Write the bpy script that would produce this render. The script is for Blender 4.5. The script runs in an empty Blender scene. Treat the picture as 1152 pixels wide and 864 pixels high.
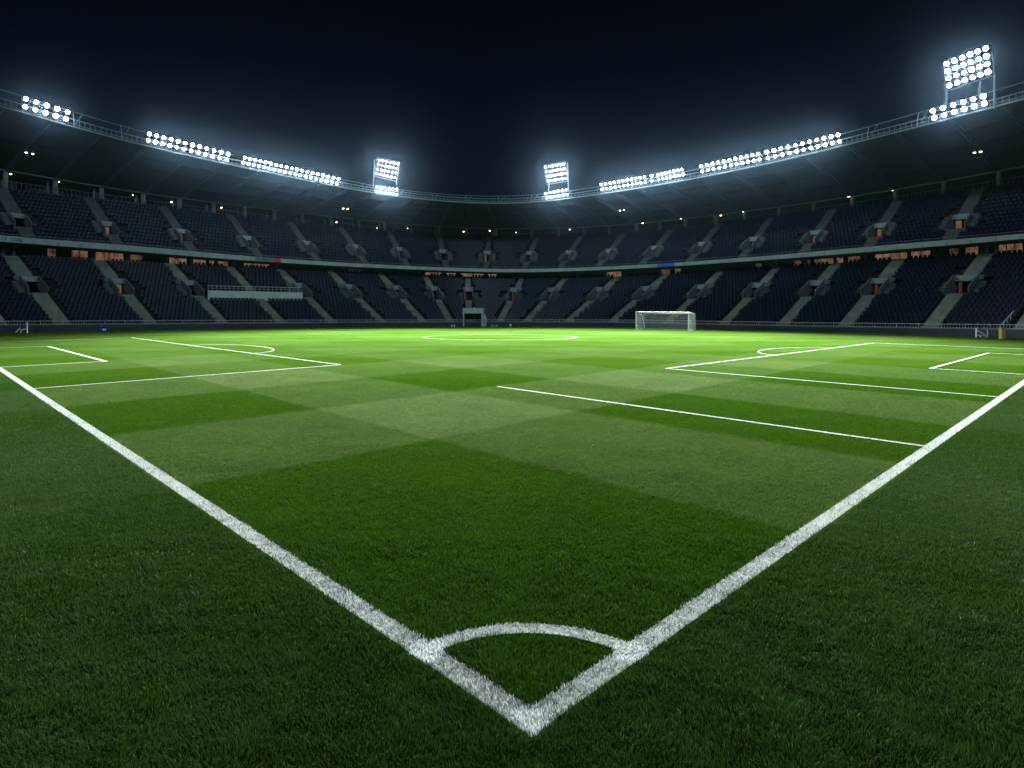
import bpy, math, random
import numpy as np
from mathutils import Vector, Matrix
random.seed(7); rng = np.random.default_rng(11)
scene = bpy.context.scene
col = scene.collection
R = math.radians

# ------------------------------------------------------------------ survey
# pitch coordinates: origin at the near corner of the pitch, x and y along its two painted boundary lines
F, YH, CX, H = 696.0, 341.0, 576.0, 3.6
TH = math.atan(705 / 696)
FW = (math.cos(TH), math.sin(TH)); RT = (math.sin(TH), -math.cos(TH))
_d0 = H * F / (822 - YH); _l0 = (598 - CX) / F * _d0
EYE = (-(_d0 * FW[0] + _l0 * RT[0]), -(_d0 * FW[1] + _l0 * RT[1]))

def world(X, D, z=0.0):
    return Vector((EYE[0] + D * FW[0] + X * RT[0], EYE[1] + D * FW[1] + X * RT[1], z))
def gnd(x, y):
    d = H * F / (y - YH); return world((x - CX) / F * d, d, 0)

def spline(xs, ys):
    n = len(xs); m = []
    for i in range(n):
        if i == 0: m.append((ys[1] - ys[0]) / (xs[1] - xs[0]))
        elif i == n - 1: m.append((ys[-1] - ys[-2]) / (xs[-1] - xs[-2]))
        else: m.append(((ys[i] - ys[i-1]) / (xs[i] - xs[i-1]) + (ys[i+1] - ys[i]) / (xs[i+1] - xs[i])) / 2)
    def f(x):
        if x <= xs[0]: return ys[0] + m[0] * (x - xs[0])
        if x >= xs[-1]: return ys[-1] + m[-1] * (x - xs[-1])
        i = 0
        while i < n - 2 and xs[i+1] <= x: i += 1
        h = xs[i+1] - xs[i]; t = (x - xs[i]) / h
        return (2*t**3 - 3*t*t + 1) * ys[i] + (t**3 - 2*t*t + t) * h * m[i] + (-2*t**3 + 3*t*t) * ys[i+1] + (t**3 - t*t) * h * m[i+1]
    return f

KX = [-250, 0, 150, 300, 450, 576, 700, 850, 1000, 1152, 1400]
base_y = spline(KX, [381, 374.4, 371.6, 369.5, 367.7, 367.2, 368, 371.5, 375.5, 381, 392])
SURVEY = {
 'wall': spline(KX, [367, 365.5, 364.5, 363.4, 362.4, 362, 362.7, 365.8, 368.3, 370.5, 375]),
 'low_top': spline(KX, [274, 288, 295, 301.5, 308.5, 313, 311.5, 303, 292.5, 284, 266]),
 'fas_bot': spline(KX, [249, 271.5, 283, 294.5, 302.5, 306.3, 302.7, 293.3, 281.5, 268.6, 246]),
 'fas_top': spline(KX, [242, 265, 276.5, 289.8, 298.7, 302.5, 299, 288.8, 275.5, 262.8, 240]),
 'up_top': spline(KX, [178, 212, 229, 247.5, 261.5, 267, 264, 248, 228, 206, 168]),
 'roof_back': spline(KX, [146, 190, 215, 234.5, 251, 257, 252.5, 235.8, 214, 186.6, 140]),
 'rim_low': spline(KX, [48, 120, 161, 194, 221.5, 229, 215, 187.5, 151.5, 112, 44]),
 'rim_rail': spline(KX, [37, 110.5, 153, 187.5, 216, 223.5, 209.5, 180.5, 143.5, 103, 33]),
 'rim_top': spline(KX, [25, 100, 144.5, 181.5, 213, 220, 205.5, 175, 135.5, 91.5, 20]),
}
ang = spline([-250, 0, 73, 172, 253, 319, 376, 432, 478, 508, 528, 561, 590, 636, 685, 748, 811, 877, 947, 1043, 1145, 1400],
             [-65, -62, -60, -57.5, -56, -53.5, -51.5, -48, -39, -24, -5, 15, 30, 42, 48, 49.5, 51.5, 53.5, 55.5, 58, 60, 64])

def plan(u, s):          # (X, D) of a point s metres back from the foot of the stand
    d = H * F / (base_y(u) - YH); X = (u - CX) / F * d
    a = R(ang(u)); return X + s * math.sin(a), d + s * math.cos(a)
def imgx(u, s):
    X, D = plan(u, s); return CX + F * X / D
def u_at(x, s):
    lo, hi = -420.0, 1620.0
    for _ in range(40):
        m = (lo + hi) / 2
        if imgx(m, s) < x: lo = m
        else: hi = m
    return (lo + hi) / 2
S_OF = {'wall': 0.0, 'low_top': 15.2, 'fas_bot': 12.0, 'fas_top': 12.0, 'up_top': 22.0, 'roof_back': 22.3, 'rim_low': 9.0, 'rim_rail': 9.0, 'rim_top': 9.0}
_zc = {}
def zk(k, u):
    key = (k, round(u, 2))
    if key not in _zc:
        X, D = plan(u, S_OF[k]); x = CX + F * X / D
        _zc[key] = H + (YH - SURVEY[k](x)) * D / F
    return _zc[key]
def P(u, s, z):
    X, D = plan(u, s); return world(X, D, z)
def z_at(u, s, y):
    X, D = plan(u, s); return H + (YH - y) * D / F
def low_z(u, s):
    a = zk('wall', u) - 0.05; b = zk('low_top', u); return a + (b - a) * (s - 0.6) / 14.6
def up_z(u, s):
    a = zk('fas_top', u) - 0.25; b = zk('up_top', u); return a + (b - a) * (s - 12.6) / 9.4
def tang(u, s=0.0):
    v = P(u + 1, s, 0) - P(u - 1, s, 0); return v.normalized()
def dirn(u):
    v = P(u, 1, 0) - P(u, 0, 0); return v.normalized()
U0, U1 = -230, 1390

# ------------------------------------------------------------------ materials
def new_mat(name):
    m = bpy.data.materials.new(name); m.use_nodes = True
    nt = m.node_tree; nt.nodes.clear(); out = nt.nodes.new('ShaderNodeOutputMaterial')
    return m, nt, out
def nd(nt, typ, **kw):
    n = nt.nodes.new(typ)
    for k, v in kw.items(): setattr(n, k, v)
    return n
def mathn(nt, op, a, b=None, c=None, clamp=False):
    n = nd(nt, 'ShaderNodeMath', operation=op); n.use_clamp = clamp
    for i, v in enumerate((a, b, c)):
        if v is None: continue
        if isinstance(v, (int, float)): n.inputs[i].default_value = v
        else: nt.links.new(v, n.inputs[i])
    return n.outputs[0]
def mixc(nt, fac, a, b):
    n = nd(nt, 'ShaderNodeMix', data_type='RGBA')
    if isinstance(fac, (int, float)): n.inputs[0].default_value = fac
    else: nt.links.new(fac, n.inputs[0])
    for i, v in ((6, a), (7, b)):
        if isinstance(v, tuple): n.inputs[i].default_value = (*v, 1)
        else: nt.links.new(v, n.inputs[i])
    return n.outputs[2]
def noise(nt, vec, scale, detail=3, rough=0.55):
    n = nd(nt, 'ShaderNodeTexNoise'); n.inputs['Scale'].default_value = scale
    n.inputs['Detail'].default_value = detail; n.inputs['Roughness'].default_value = rough
    if vec is not None: nt.links.new(vec, n.inputs['Vector'])
    return n.outputs['Fac']
def plain(name, c, rough=0.6, metal=0.0, var=0.25, scale=1.2, bump=0.0, spec=0.5):
    """a weathered surface: base colour broken up by two sizes of noise"""
    m, nt, out = new_mat(name)
    g = nd(nt, 'ShaderNodeNewGeometry'); b = nd(nt, 'ShaderNodeBsdfPrincipled')
    n1 = noise(nt, g.outputs['Position'], scale, 4); n2 = noise(nt, g.outputs['Position'], scale * 9, 3)
    f = mathn(nt, 'ADD', mathn(nt, 'MULTIPLY', n1, 0.6), mathn(nt, 'MULTIPLY', n2, 0.4))
    f = mathn(nt, 'MULTIPLY_ADD', f, 3.0, -1.0, clamp=True)
    lo = tuple(v * (1 - var) for v in c); hi = tuple(min(1, v * (1 + var)) for v in c)
    nt.links.new(mixc(nt, f, lo, hi), b.inputs['Base Color'])
    nt.links.new(mathn(nt, 'MULTIPLY_ADD', n2, 0.3, rough - 0.15, clamp=True), b.inputs['Roughness'])
    b.inputs['Metallic'].default_value = metal; b.inputs['Specular IOR Level'].default_value = spec
    if bump:
        bp = nd(nt, 'ShaderNodeBump'); bp.inputs['Strength'].default_value = bump; bp.inputs['Distance'].default_value = 0.03
        nt.links.new(n2, bp.inputs['Height']); nt.links.new(bp.outputs[0], b.inputs['Normal'])
    nt.links.new(b.outputs[0], out.inputs[0]); return m
def glow(name, c, strength, breakup=0.0, scale=2.0, sample=True):
    m, nt, out = new_mat(name); e = nd(nt, 'ShaderNodeEmission'); e.inputs['Color'].default_value = (*c, 1)
    if breakup:
        g = nd(nt, 'ShaderNodeNewGeometry'); n = noise(nt, g.outputs['Position'], scale, 4, 0.6)
        s = mathn(nt, 'MULTIPLY_ADD', n, 2 * breakup, 1 - breakup, clamp=False)
        s = mathn(nt, 'POWER', s, 2.0)
        nt.links.new(mathn(nt, 'MULTIPLY', s, strength), e.inputs['Strength'])
    else: e.inputs['Strength'].default_value = strength
    nt.links.new(e.outputs[0], out.inputs[0])
    if not sample: m.cycles.emission_sampling = 'NONE'
    return m

def lounge_glow(st):
    m, nt, out = new_mat('lounge glow'); e = nd(nt, 'ShaderNodeEmission'); g = nd(nt, 'ShaderNodeNewGeometry')
    mp = nd(nt, 'ShaderNodeMapping'); mp.inputs['Scale'].default_value = (1.0, 1.0, .55); nt.links.new(g.outputs['Position'], mp.inputs[0])
    n = noise(nt, mp.outputs[0], 1.5, 4, 0.62); k = mathn(nt, 'MULTIPLY_ADD', n, 3.4, -1.15, clamp=True); n2 = noise(nt, g.outputs['Position'], .35, 2)
    nt.links.new(mixc(nt, n2, (1.0, .42, .18), (1.0, .68, .46)), e.inputs['Color'])
    nt.links.new(mathn(nt, 'MULTIPLY', mathn(nt, 'MULTIPLY_ADD', k, .85, .15), st), e.inputs['Strength']); nt.links.new(e.outputs[0], out.inputs[0]); return m
def turf_colour(nt, rnd=None):
    """mown plaid: two crossing sets of strips, in pitch coordinates"""
    g = nd(nt, 'ShaderNodeNewGeometry'); pos = g.outputs['Position']
    sep = nd(nt, 'ShaderNodeSeparateXYZ'); nt.links.new(pos, sep.inputs[0])
    wob = mathn(nt, 'MULTIPLY_ADD', noise(nt, pos, 1.3, 4), 0.36, -0.18)
    def strips(v, start, w):
        t = mathn(nt, 'MAXIMUM', mathn(nt, 'DIVIDE', mathn(nt, 'SUBTRACT', mathn(nt, 'ADD', v, wob), start), w), 0.001)
        # smooth square wave 0,1,0,1 ... with a narrow soft edge
        s = mathn(nt, 'SINE', mathn(nt, 'MULTIPLY', t, math.pi))
        s = mathn(nt, 'MULTIPLY_ADD', s, -5.0, 0.5, clamp=True)
        first = mathn(nt, 'GREATER_THAN', t, 1.0)
        big = mathn(nt, 'MULTIPLY', s, first)
        return big
    sx = strips(sep.outputs[0], 0.2, 6.0); sy = strips(sep.outputs[1], 2.9, 6.55)
    f = mathn(nt, 'MULTIPLY', mathn(nt, 'ADD', sx, sy), 0.5)
    # the plaid fades towards the far side, also lowering its brightness under the lamps; faint straight stripes remain there
    far = mathn(nt, 'MULTIPLY_ADD', mathn(nt, 'ADD', sep.outputs[0], sep.outputs[1]), 1 / 30, -1.0, clamp=True)
    st = mathn(nt, 'MULTIPLY_ADD', mathn(nt, 'SINE', mathn(nt, 'MULTIPLY', mathn(nt, 'ADD', mathn(nt, 'ADD', sep.outputs[0], sep.outputs[1]), mathn(nt, 'MULTIPLY', wob, 3.0)), 0.75)), 0.14, 0.26)
    st = mathn(nt, 'ADD', st, mathn(nt, 'MULTIPLY', f, 0.22))
    f = mathn(nt, 'ADD', mathn(nt, 'MULTIPLY', f, mathn(nt, 'MULTIPLY_ADD', far, -0.85, 1.0)), mathn(nt, 'MULTIPLY', mathn(nt, 'MULTIPLY', far, 0.85), st))
    # outside the boundary lines the turf is unevenly cut
    edge = mathn(nt, 'MINIMUM', sep.outputs[0], sep.outputs[1])
    outside = mathn(nt, 'LESS_THAN', edge, -0.1)
    patch = mathn(nt, 'MULTIPLY_ADD', noise(nt, pos, 0.28, 3), 2.4, -0.75, clamp=True)
    f = mathn(nt, 'ADD', mathn(nt, 'MULTIPLY', f, mathn(nt, 'SUBTRACT', 1.0, mathn(nt, 'MULTIPLY', outside, 0.5))), mathn(nt, 'MULTIPLY', mathn(nt, 'MULTIPLY', patch, outside), 0.4))
    c = mixc(nt, f, TURF_DARK, TURF_LIGHT)
    blot = mathn(nt, 'MULTIPLY_ADD', noise(nt, pos, 0.55, 5, 0.6), 2.2, -0.6, clamp=True)
    c = mixc(nt, mathn(nt, 'MULTIPLY', blot, 0.32), c, (0.03, 0.075, 0.022))
    c = mixc(nt, mathn(nt, 'MULTIPLY', outside, 0.48), c, (0.010, 0.034, 0.013))  # foreground light falloff put into the colour outside the lines
    c = mixc(nt, mathn(nt, 'MULTIPLY', far, 0.42), c, (0.036, 0.092, 0.004))  # far turf darkened in colour to offset the strong lamp light there
    # light falloff put into the colour: turf darkens around the near corner
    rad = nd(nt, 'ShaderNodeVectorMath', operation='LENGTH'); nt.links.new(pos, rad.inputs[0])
    corner_shade = mathn(nt, 'MULTIPLY_ADD', mathn(nt, 'ADD', rad.outputs['Value'], mathn(nt, 'MULTIPLY', wob, 6.0)), -0.09, 1.05, clamp=True)
    c = mixc(nt, mathn(nt, 'MULTIPLY', corner_shade, 0.52), c, (0.014, 0.046, 0.006))
    return c, pos, f
TURF_DARK = (0.052, 0.132, 0.002); TURF_LIGHT = (0.172, 0.258, 0.082)

m, nt, out = new_mat('turf'); M = {'turf': m}
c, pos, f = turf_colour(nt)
fine = noise(nt, pos, 26.0, 4, 0.75); mid = noise(nt, pos, 4.0, 4, 0.6)
k = mathn(nt, 'MULTIPLY_ADD', fine, 1.5, -0.25, clamp=True)
c = mixc(nt, k, mixc(nt, 0.55, c, (0.008, 0.022, 0.002)), c)
b = nd(nt, 'ShaderNodeBsdfPrincipled'); nt.links.new(c, b.inputs['Base Color']); b.inputs['Roughness'].default_value = 0.85
b.inputs['Specular IOR Level'].default_value = 0.0
bp = nd(nt, 'ShaderNodeBump'); bp.inputs['Strength'].default_value = 0.55; bp.inputs['Distance'].default_value = 0.05
nt.links.new(mathn(nt, 'ADD', fine, mid), bp.inputs['Height']); nt.links.new(bp.outputs[0], b.inputs['Normal'])
nt.links.new(b.outputs[0], out.inputs[0])

def blade_mat(name, tint=None, vary=1.0):
    m, nt, out = new_mat(name)
    at = nd(nt, 'ShaderNodeAttribute', attribute_name='tone'); t = at.outputs['Fac']
    if tint is None:
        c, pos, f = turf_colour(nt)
        c = mixc(nt, mathn(nt, 'MULTIPLY', t, 0.75), mixc(nt, 0.55, c, (0.012, 0.045, 0.004)), c)
        c = mixc(nt, mathn(nt, 'MULTIPLY', mathn(nt, 'GREATER_THAN', t, 0.93), 0.15), c, (0.30, 0.38, 0.16))
    else:
        c = mixc(nt, t, tuple(v * 0.45 for v in tint), tint)
    d = nd(nt, 'ShaderNodeBsdfPrincipled'); nt.links.new(c, d.inputs['Base Color'])
    d.inputs['Roughness'].default_value = 0.7; d.inputs['Specular IOR Level'].default_value = 0.06
    tr = nd(nt, 'ShaderNodeBsdfTranslucent'); nt.links.new(c, tr.inputs[0])
    mx = nd(nt, 'ShaderNodeMixShader'); mx.inputs[0].default_value = 0.35
    nt.links.new(d.outputs[0], mx.inputs[1]); nt.links.new(tr.outputs[0], mx.inputs[2]); nt.links.new(mx.outputs[0], out.inputs[0])
    return m
M['blade'] = blade_mat('grass blades'); M['blade_paint'] = blade_mat('painted blades', (0.90, 0.94, 0.98))
M['blade_dew'] = blade_mat('dewy blades', (0.20, 0.30, 0.27))

# line paint: turf shows through
m, nt, out = new_mat('line paint'); M['paint'] = m
g = nd(nt, 'ShaderNodeNewGeometry'); n1 = noise(nt, g.outputs['Position'], 22, 4, 0.7); n2 = noise(nt, g.outputs['Position'], 0.7, 3)
k = mathn(nt, 'MULTIPLY_ADD', mathn(nt, 'MULTIPLY_ADD', n2, 0.5, n1), 2.2, -0.95, clamp=True)
b = nd(nt, 'ShaderNodeBsdfPrincipled'); nt.links.new(mixc(nt, k, (0.20, 0.31, 0.15), (0.50, 0.58, 0.50)), b.inputs['Base Color'])
b.inputs['Roughness'].default_value = 0.9; nt.links.new(b.outputs[0], out.inputs[0])

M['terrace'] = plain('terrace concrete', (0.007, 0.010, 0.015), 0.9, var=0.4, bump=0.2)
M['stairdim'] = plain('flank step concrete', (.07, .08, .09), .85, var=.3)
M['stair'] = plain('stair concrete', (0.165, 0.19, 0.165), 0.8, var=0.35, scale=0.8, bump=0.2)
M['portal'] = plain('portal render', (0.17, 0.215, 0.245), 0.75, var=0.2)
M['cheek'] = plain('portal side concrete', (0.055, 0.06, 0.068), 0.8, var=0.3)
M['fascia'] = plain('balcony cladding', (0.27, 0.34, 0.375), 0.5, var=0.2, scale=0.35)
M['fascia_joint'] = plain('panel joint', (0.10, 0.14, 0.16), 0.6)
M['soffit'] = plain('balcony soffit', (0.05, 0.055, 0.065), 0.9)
M['rearwall'] = plain('rear wall', (0.018, 0.023, 0.032), 0.8, var=0.5)
M['roof'] = plain('roof sheeting', (0.016, 0.024, 0.032), 0.85, var=0.3, scale=0.25)
M['girder'] = plain('girder steel', (0.04, 0.055, 0.07), 0.5, var=0.25)
M['rimsteel'] = plain('rim steel', (0.15, 0.195, 0.215), 0.5, var=0.25)
M['column'] = plain('column concrete', (0.15, 0.175, 0.205), 0.8, var=0.3)
M['rail'] = plain('rail steel', (0.52, 0.57, 0.60), 0.4, metal=0.3, var=0.3, scale=3)
M['wall'] = plain('board navy', (0.018, 0.026, 0.040), 0.55, var=0.35, scale=0.5)
M['wallcap'] = plain('wall cap', (0.16, 0.19, 0.23), 0.6)
M['seat'] = plain('seat plastic', (0.0050, 0.0112, 0.025), 0.45, var=0.5, scale=3.0, spec=0.2)
M['white'] = plain('white enamel', (0.88, 0.90, 0.91), 0.35, var=0.08)
M['net'] = plain('net cord', (0.75, 0.78, 0.80), 0.8, var=0.15)
M['parapet'] = plain('white parapet', (0.50, 0.56, 0.58), 0.55, var=0.15)
M['lamp_body'] = plain('lamp casting', (0.22, 0.24, 0.26), 0.4, metal=0.5)
M['lampframe'] = plain('lamp frame steel', (.07, .085, .10), .6)
M['ochre'] = plain('ochre post', (0.42, 0.30, 0.10), 0.6, var=0.2)
M['blue'] = plain('blue panel', (0.01, 0.06, 0.42), 0.4, var=0.2)
M['redm'] = plain('red panel', (0.50, 0.03, 0.06), 0.45, var=0.2)
M['bluegrey'] = plain('blue grey panel', (0.10, 0.20, 0.26), 0.5, var=0.25)
M['ink'] = plain('dark lettering', (0.02, 0.035, 0.05), 0.5)
M['black'] = plain('tunnel interior', (0.006, 0.006, 0.009), 0.9)
M['rust'] = plain('russet door', (0.25, 0.07, 0.05), 0.7)
M['palesteel'] = plain('tunnel cladding', (0.36, 0.41, 0.50), 0.45, var=0.15)
M['lens'] = glow('floodlight lens', (0.90, 0.96, 1.0), 45.0, sample=False)
M['warm'] = glow('warm lit room', (1.0, 0.50, 0.24), 0.62, breakup=0.5, scale=1.4)
M['warmdoor'] = glow('warm doorway', (1.0, 0.56, 0.30), 0.13, breakup=0.5, scale=1.5)
M['reddoor'] = glow('red doorway', (1.0, 0.34, 0.17), 0.06, breakup=0.3)
M['warmlamp'] = glow('ceiling lamp glass', (1.0, 0.74, 0.46), 9.0, sample=False)

# ------------------------------------------------------------------ mesh helpers
class MB:
    def __init__(s): s.v = []; s.f = []; s.mi = []
    def face(s, pts, mi=0):
        i = len(s.v); s.v += [tuple(p) for p in pts]; s.f.append(tuple(range(i, i + len(pts)))); s.mi.append(mi)
    def hexa(s, p, mi=0):   # p: 8 corners, bottom ring then top ring
        i = len(s.v); s.v += [tuple(q) for q in p]
        for q in ((3,2,1,0), (4,5,6,7), (0,1,5,4), (1,2,6,5), (2,3,7,6), (3,0,4,7)):
            s.f.append(tuple(i + a for a in q)); s.mi.append(mi)
    def obox(s, o, ax, ay, az, mi=0):   # corner origin plus three edge vectors
        o, ax, ay, az = Vector(o), Vector(ax), Vector(ay), Vector(az)
        b = [o, o + ax, o + ax + ay, o + ay]; s.hexa(b + [q + az for q in b], mi)
    def tube(s, pts, r, n=6, mi=0, closed=False, caps=True):
        pts = [Vector(p) for p in pts]; i0 = len(s.v); N = len(pts)
        for k, p in enumerate(pts):
            a = pts[max(k - 1, 0)]; b = pts[min(k + 1, N - 1)]; t = (b - a).normalized()
            up = Vector((0, 0, 1)) if abs(t.z) < 0.9 else Vector((1, 0, 0))
            x = t.cross(up).normalized(); y = x.cross(t)
            rr = r[k] if isinstance(r, (list, tuple)) else r
            for j in range(n):
                w = 2 * math.pi * j / n; s.v.append(tuple(p + x * (math.cos(w) * rr) + y * (math.sin(w) * rr)))
        for k in range(N - 1):
            for j in range(n):
                a = i0 + k * n + j; b = i0 + k * n + (j + 1) % n
                s.f.append((a, b, b + n, a + n)); s.mi.append(mi)
        if caps:
            s.f.append(tuple(i0 + j for j in range(n))[::-1]); s.mi.append(mi)
            s.f.append(tuple(i0 + (N - 1) * n + j for j in range(n))); s.mi.append(mi)
    def lathe(s, prof, n=16, mi=0, at=(0, 0, 0)):     # profile of (radius, z)
        i0 = len(s.v); at = Vector(at)
        for r, z in prof:
            for j in range(n):
                w = 2 * math.pi * j / n; s.v.append((at.x + r * math.cos(w), at.y + r * math.sin(w), at.z + z))
        for k in range(len(prof) - 1):
            for j in range(n):
                a = i0 + k * n + j; b = i0 + k * n + (j + 1) % n; s.f.append((a, b, b + n, a + n)); s.mi.append(mi)
        s.f.append(tuple(i0 + j for j in range(n))[::-1]); s.mi.append(mi)
        s.f.append(tuple(i0 + (len(prof) - 1) * n + j for j in range(n))); s.mi.append(mi)
    def build(s, name, mats, parent=None, smooth=False, loc=None):
        me = bpy.data.meshes.new(name); L = Vector(loc) if loc is not None else Vector((0, 0, 0))
        me.from_pydata([tuple(Vector(v) - L) for v in s.v] if loc is not None else s.v, [], s.f); me.update()
        mats = mats if isinstance(mats, (list, tuple)) else [mats]
        for mt in mats: me.materials.append(mt)
        if len(mats) > 1: me.polygons.foreach_set('material_index', s.mi)
        if smooth: me.polygons.foreach_set('use_smooth', [True] * len(s.f))
        o = bpy.data.objects.new(name, me); col.objects.link(o); o.location = L
        if parent is not None: attach(o, parent)
        return o
ROOT_POS = {}
def wpos(o):
    p = Vector(o.location)
    return p
def attach(o, parent):          # keep world place: every object here is built in world axes
    o.parent = parent; o.matrix_parent_inverse = Matrix.Translation(-ROOT_POS[parent.name])
    ROOT_POS[o.name] = Vector(o.location)
_old_build = MB.build
def thing(name, label, cat, loc, group=None):
    o = bpy.data.objects.new(name, None); col.objects.link(o); o.location = loc; o.empty_display_size = 0.3
    ROOT_POS[o.name] = Vector(loc); o['label'] = label; o['category'] = cat
    if group: o['group'] = group
    return o
def tag(o, label=None, cat=None, group=None, kind=None):
    if label: o['label'] = label
    if cat: o['category'] = cat
    if group: o['group'] = group
    if kind: o['kind'] = kind
    return o

# ------------------------------------------------------------------ ground, lines, grass
gm = MB(); n = 40; G0, G1 = -160, 260
for i in range(n):
    for j in range(n):
        a = G0 + (G1 - G0) * i / n; b_ = G0 + (G1 - G0) * (i + 1) / n; c_ = G0 + (G1 - G0) * j / n; d_ = G0 + (G1 - G0) * (j + 1) / n
        gm.face([(a, c_, 0), (b_, c_, 0), (b_, d_, 0), (a, d_, 0)])
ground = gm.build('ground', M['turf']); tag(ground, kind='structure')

# every painted line: list of points, width
def arc(cx, cy, rx, a0, a1, n=40, ry=None, rot=0.0):
    ry = ry or rx; pts = []
    for i in range(n + 1):
        a = R(a0 + (a1 - a0) * i / n); x = rx * math.cos(a); y = ry * math.sin(a)
        pts.append((cx + x * math.cos(rot) - y * math.sin(rot), cy + x * math.sin(rot) + y * math.cos(rot)))
    return pts
NEAR_LINES = [([(0.075, 0.0), (0.075, 95)], 0.25), ([(0.0, 0.075), (95, 0.075)], 0.25), (arc(0.075, 0.075, 1.52, 0, 90), 0.20), ([(14.5, 0.1), (14.5, 15.8)], 0.15)]
FAR_LINES = [([(0.1, 29), (14.4, 29)], 0.156), ([(14.4, 29), (13.2, 70)], 0.156), ([(13.2, 70), (0, 70)], 0.156),
             (arc(14.3, 47.3, 3.1, -90, 90, ry=6.2), 0.117),
             ([(0.1, 41.2), (5.2, 41.2)], 0.156), ([(5.2, 41.0), (4.9, 60)], 0.226), ([(4.9, 60.2), (0, 60.4)], 0.156),
             ([(26.05, 0.1), (26.05, 14.6)], 0.156), ([(26.05, 14.6), (58.4, 13.1)], 0.179), ([(58.4, 13.1), (58.4, 0)], 0.179),
             (arc(44.0, 13.7, 5.0, 0, 180, ry=2.9), 0.117),
             ([(36.3, 0.1), (36.3, 4.45)], 0.156), ([(36.2, 4.4), (51.5, 3.95)], 0.187), ([(51.5, 3.95), (51.5, 0)], 0.156),
             (arc(41.2, 43.7, 8.1, 0, 360, 72, ry=5.2, rot=R(-45)), 0.101)]
lm = bpy.data.meshes
def ribbon(mb, pts, w, z):
    pts = [Vector((p[0], p[1], 0)) for p in pts]; L = []; Rr = []
    for k, p in enumerate(pts):
        if (pts[0] - pts[-1]).length < 1e-4 and k in (0, len(pts) - 1): a, b = pts[-2], pts[1]
        else: a = pts[max(k-1, 0)]; b = pts[min(k+1, len(pts)-1)]
        t = (b - a).normalized(); nn = Vector((-t.y, t.x, 0)) * w / 2
        L.append(p + nn + Vector((0, 0, z))); Rr.append(p - nn + Vector((0, 0, z)))
    for k in range(len(pts) - 1): mb.face([Rr[k], Rr[k+1], L[k+1], L[k]])
for i, (pts, w) in enumerate(NEAR_LINES + FAR_LINES):
    if len(pts) == 2:
        (x0, y0), (x1, y1) = pts; k = 60
        pts = [(x0 + (x1 - x0) * t / k, y0 + (y1 - y0) * t / k) for t in range(k + 1)]
    mb = MB(); ribbon(mb, pts, w, 0.004 + 0.003 * (i % 6) + (0.018 if i > 11 else 0))
    o = mb.build('pitch_marking', M['paint']); tag(o, kind='structure')

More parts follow.
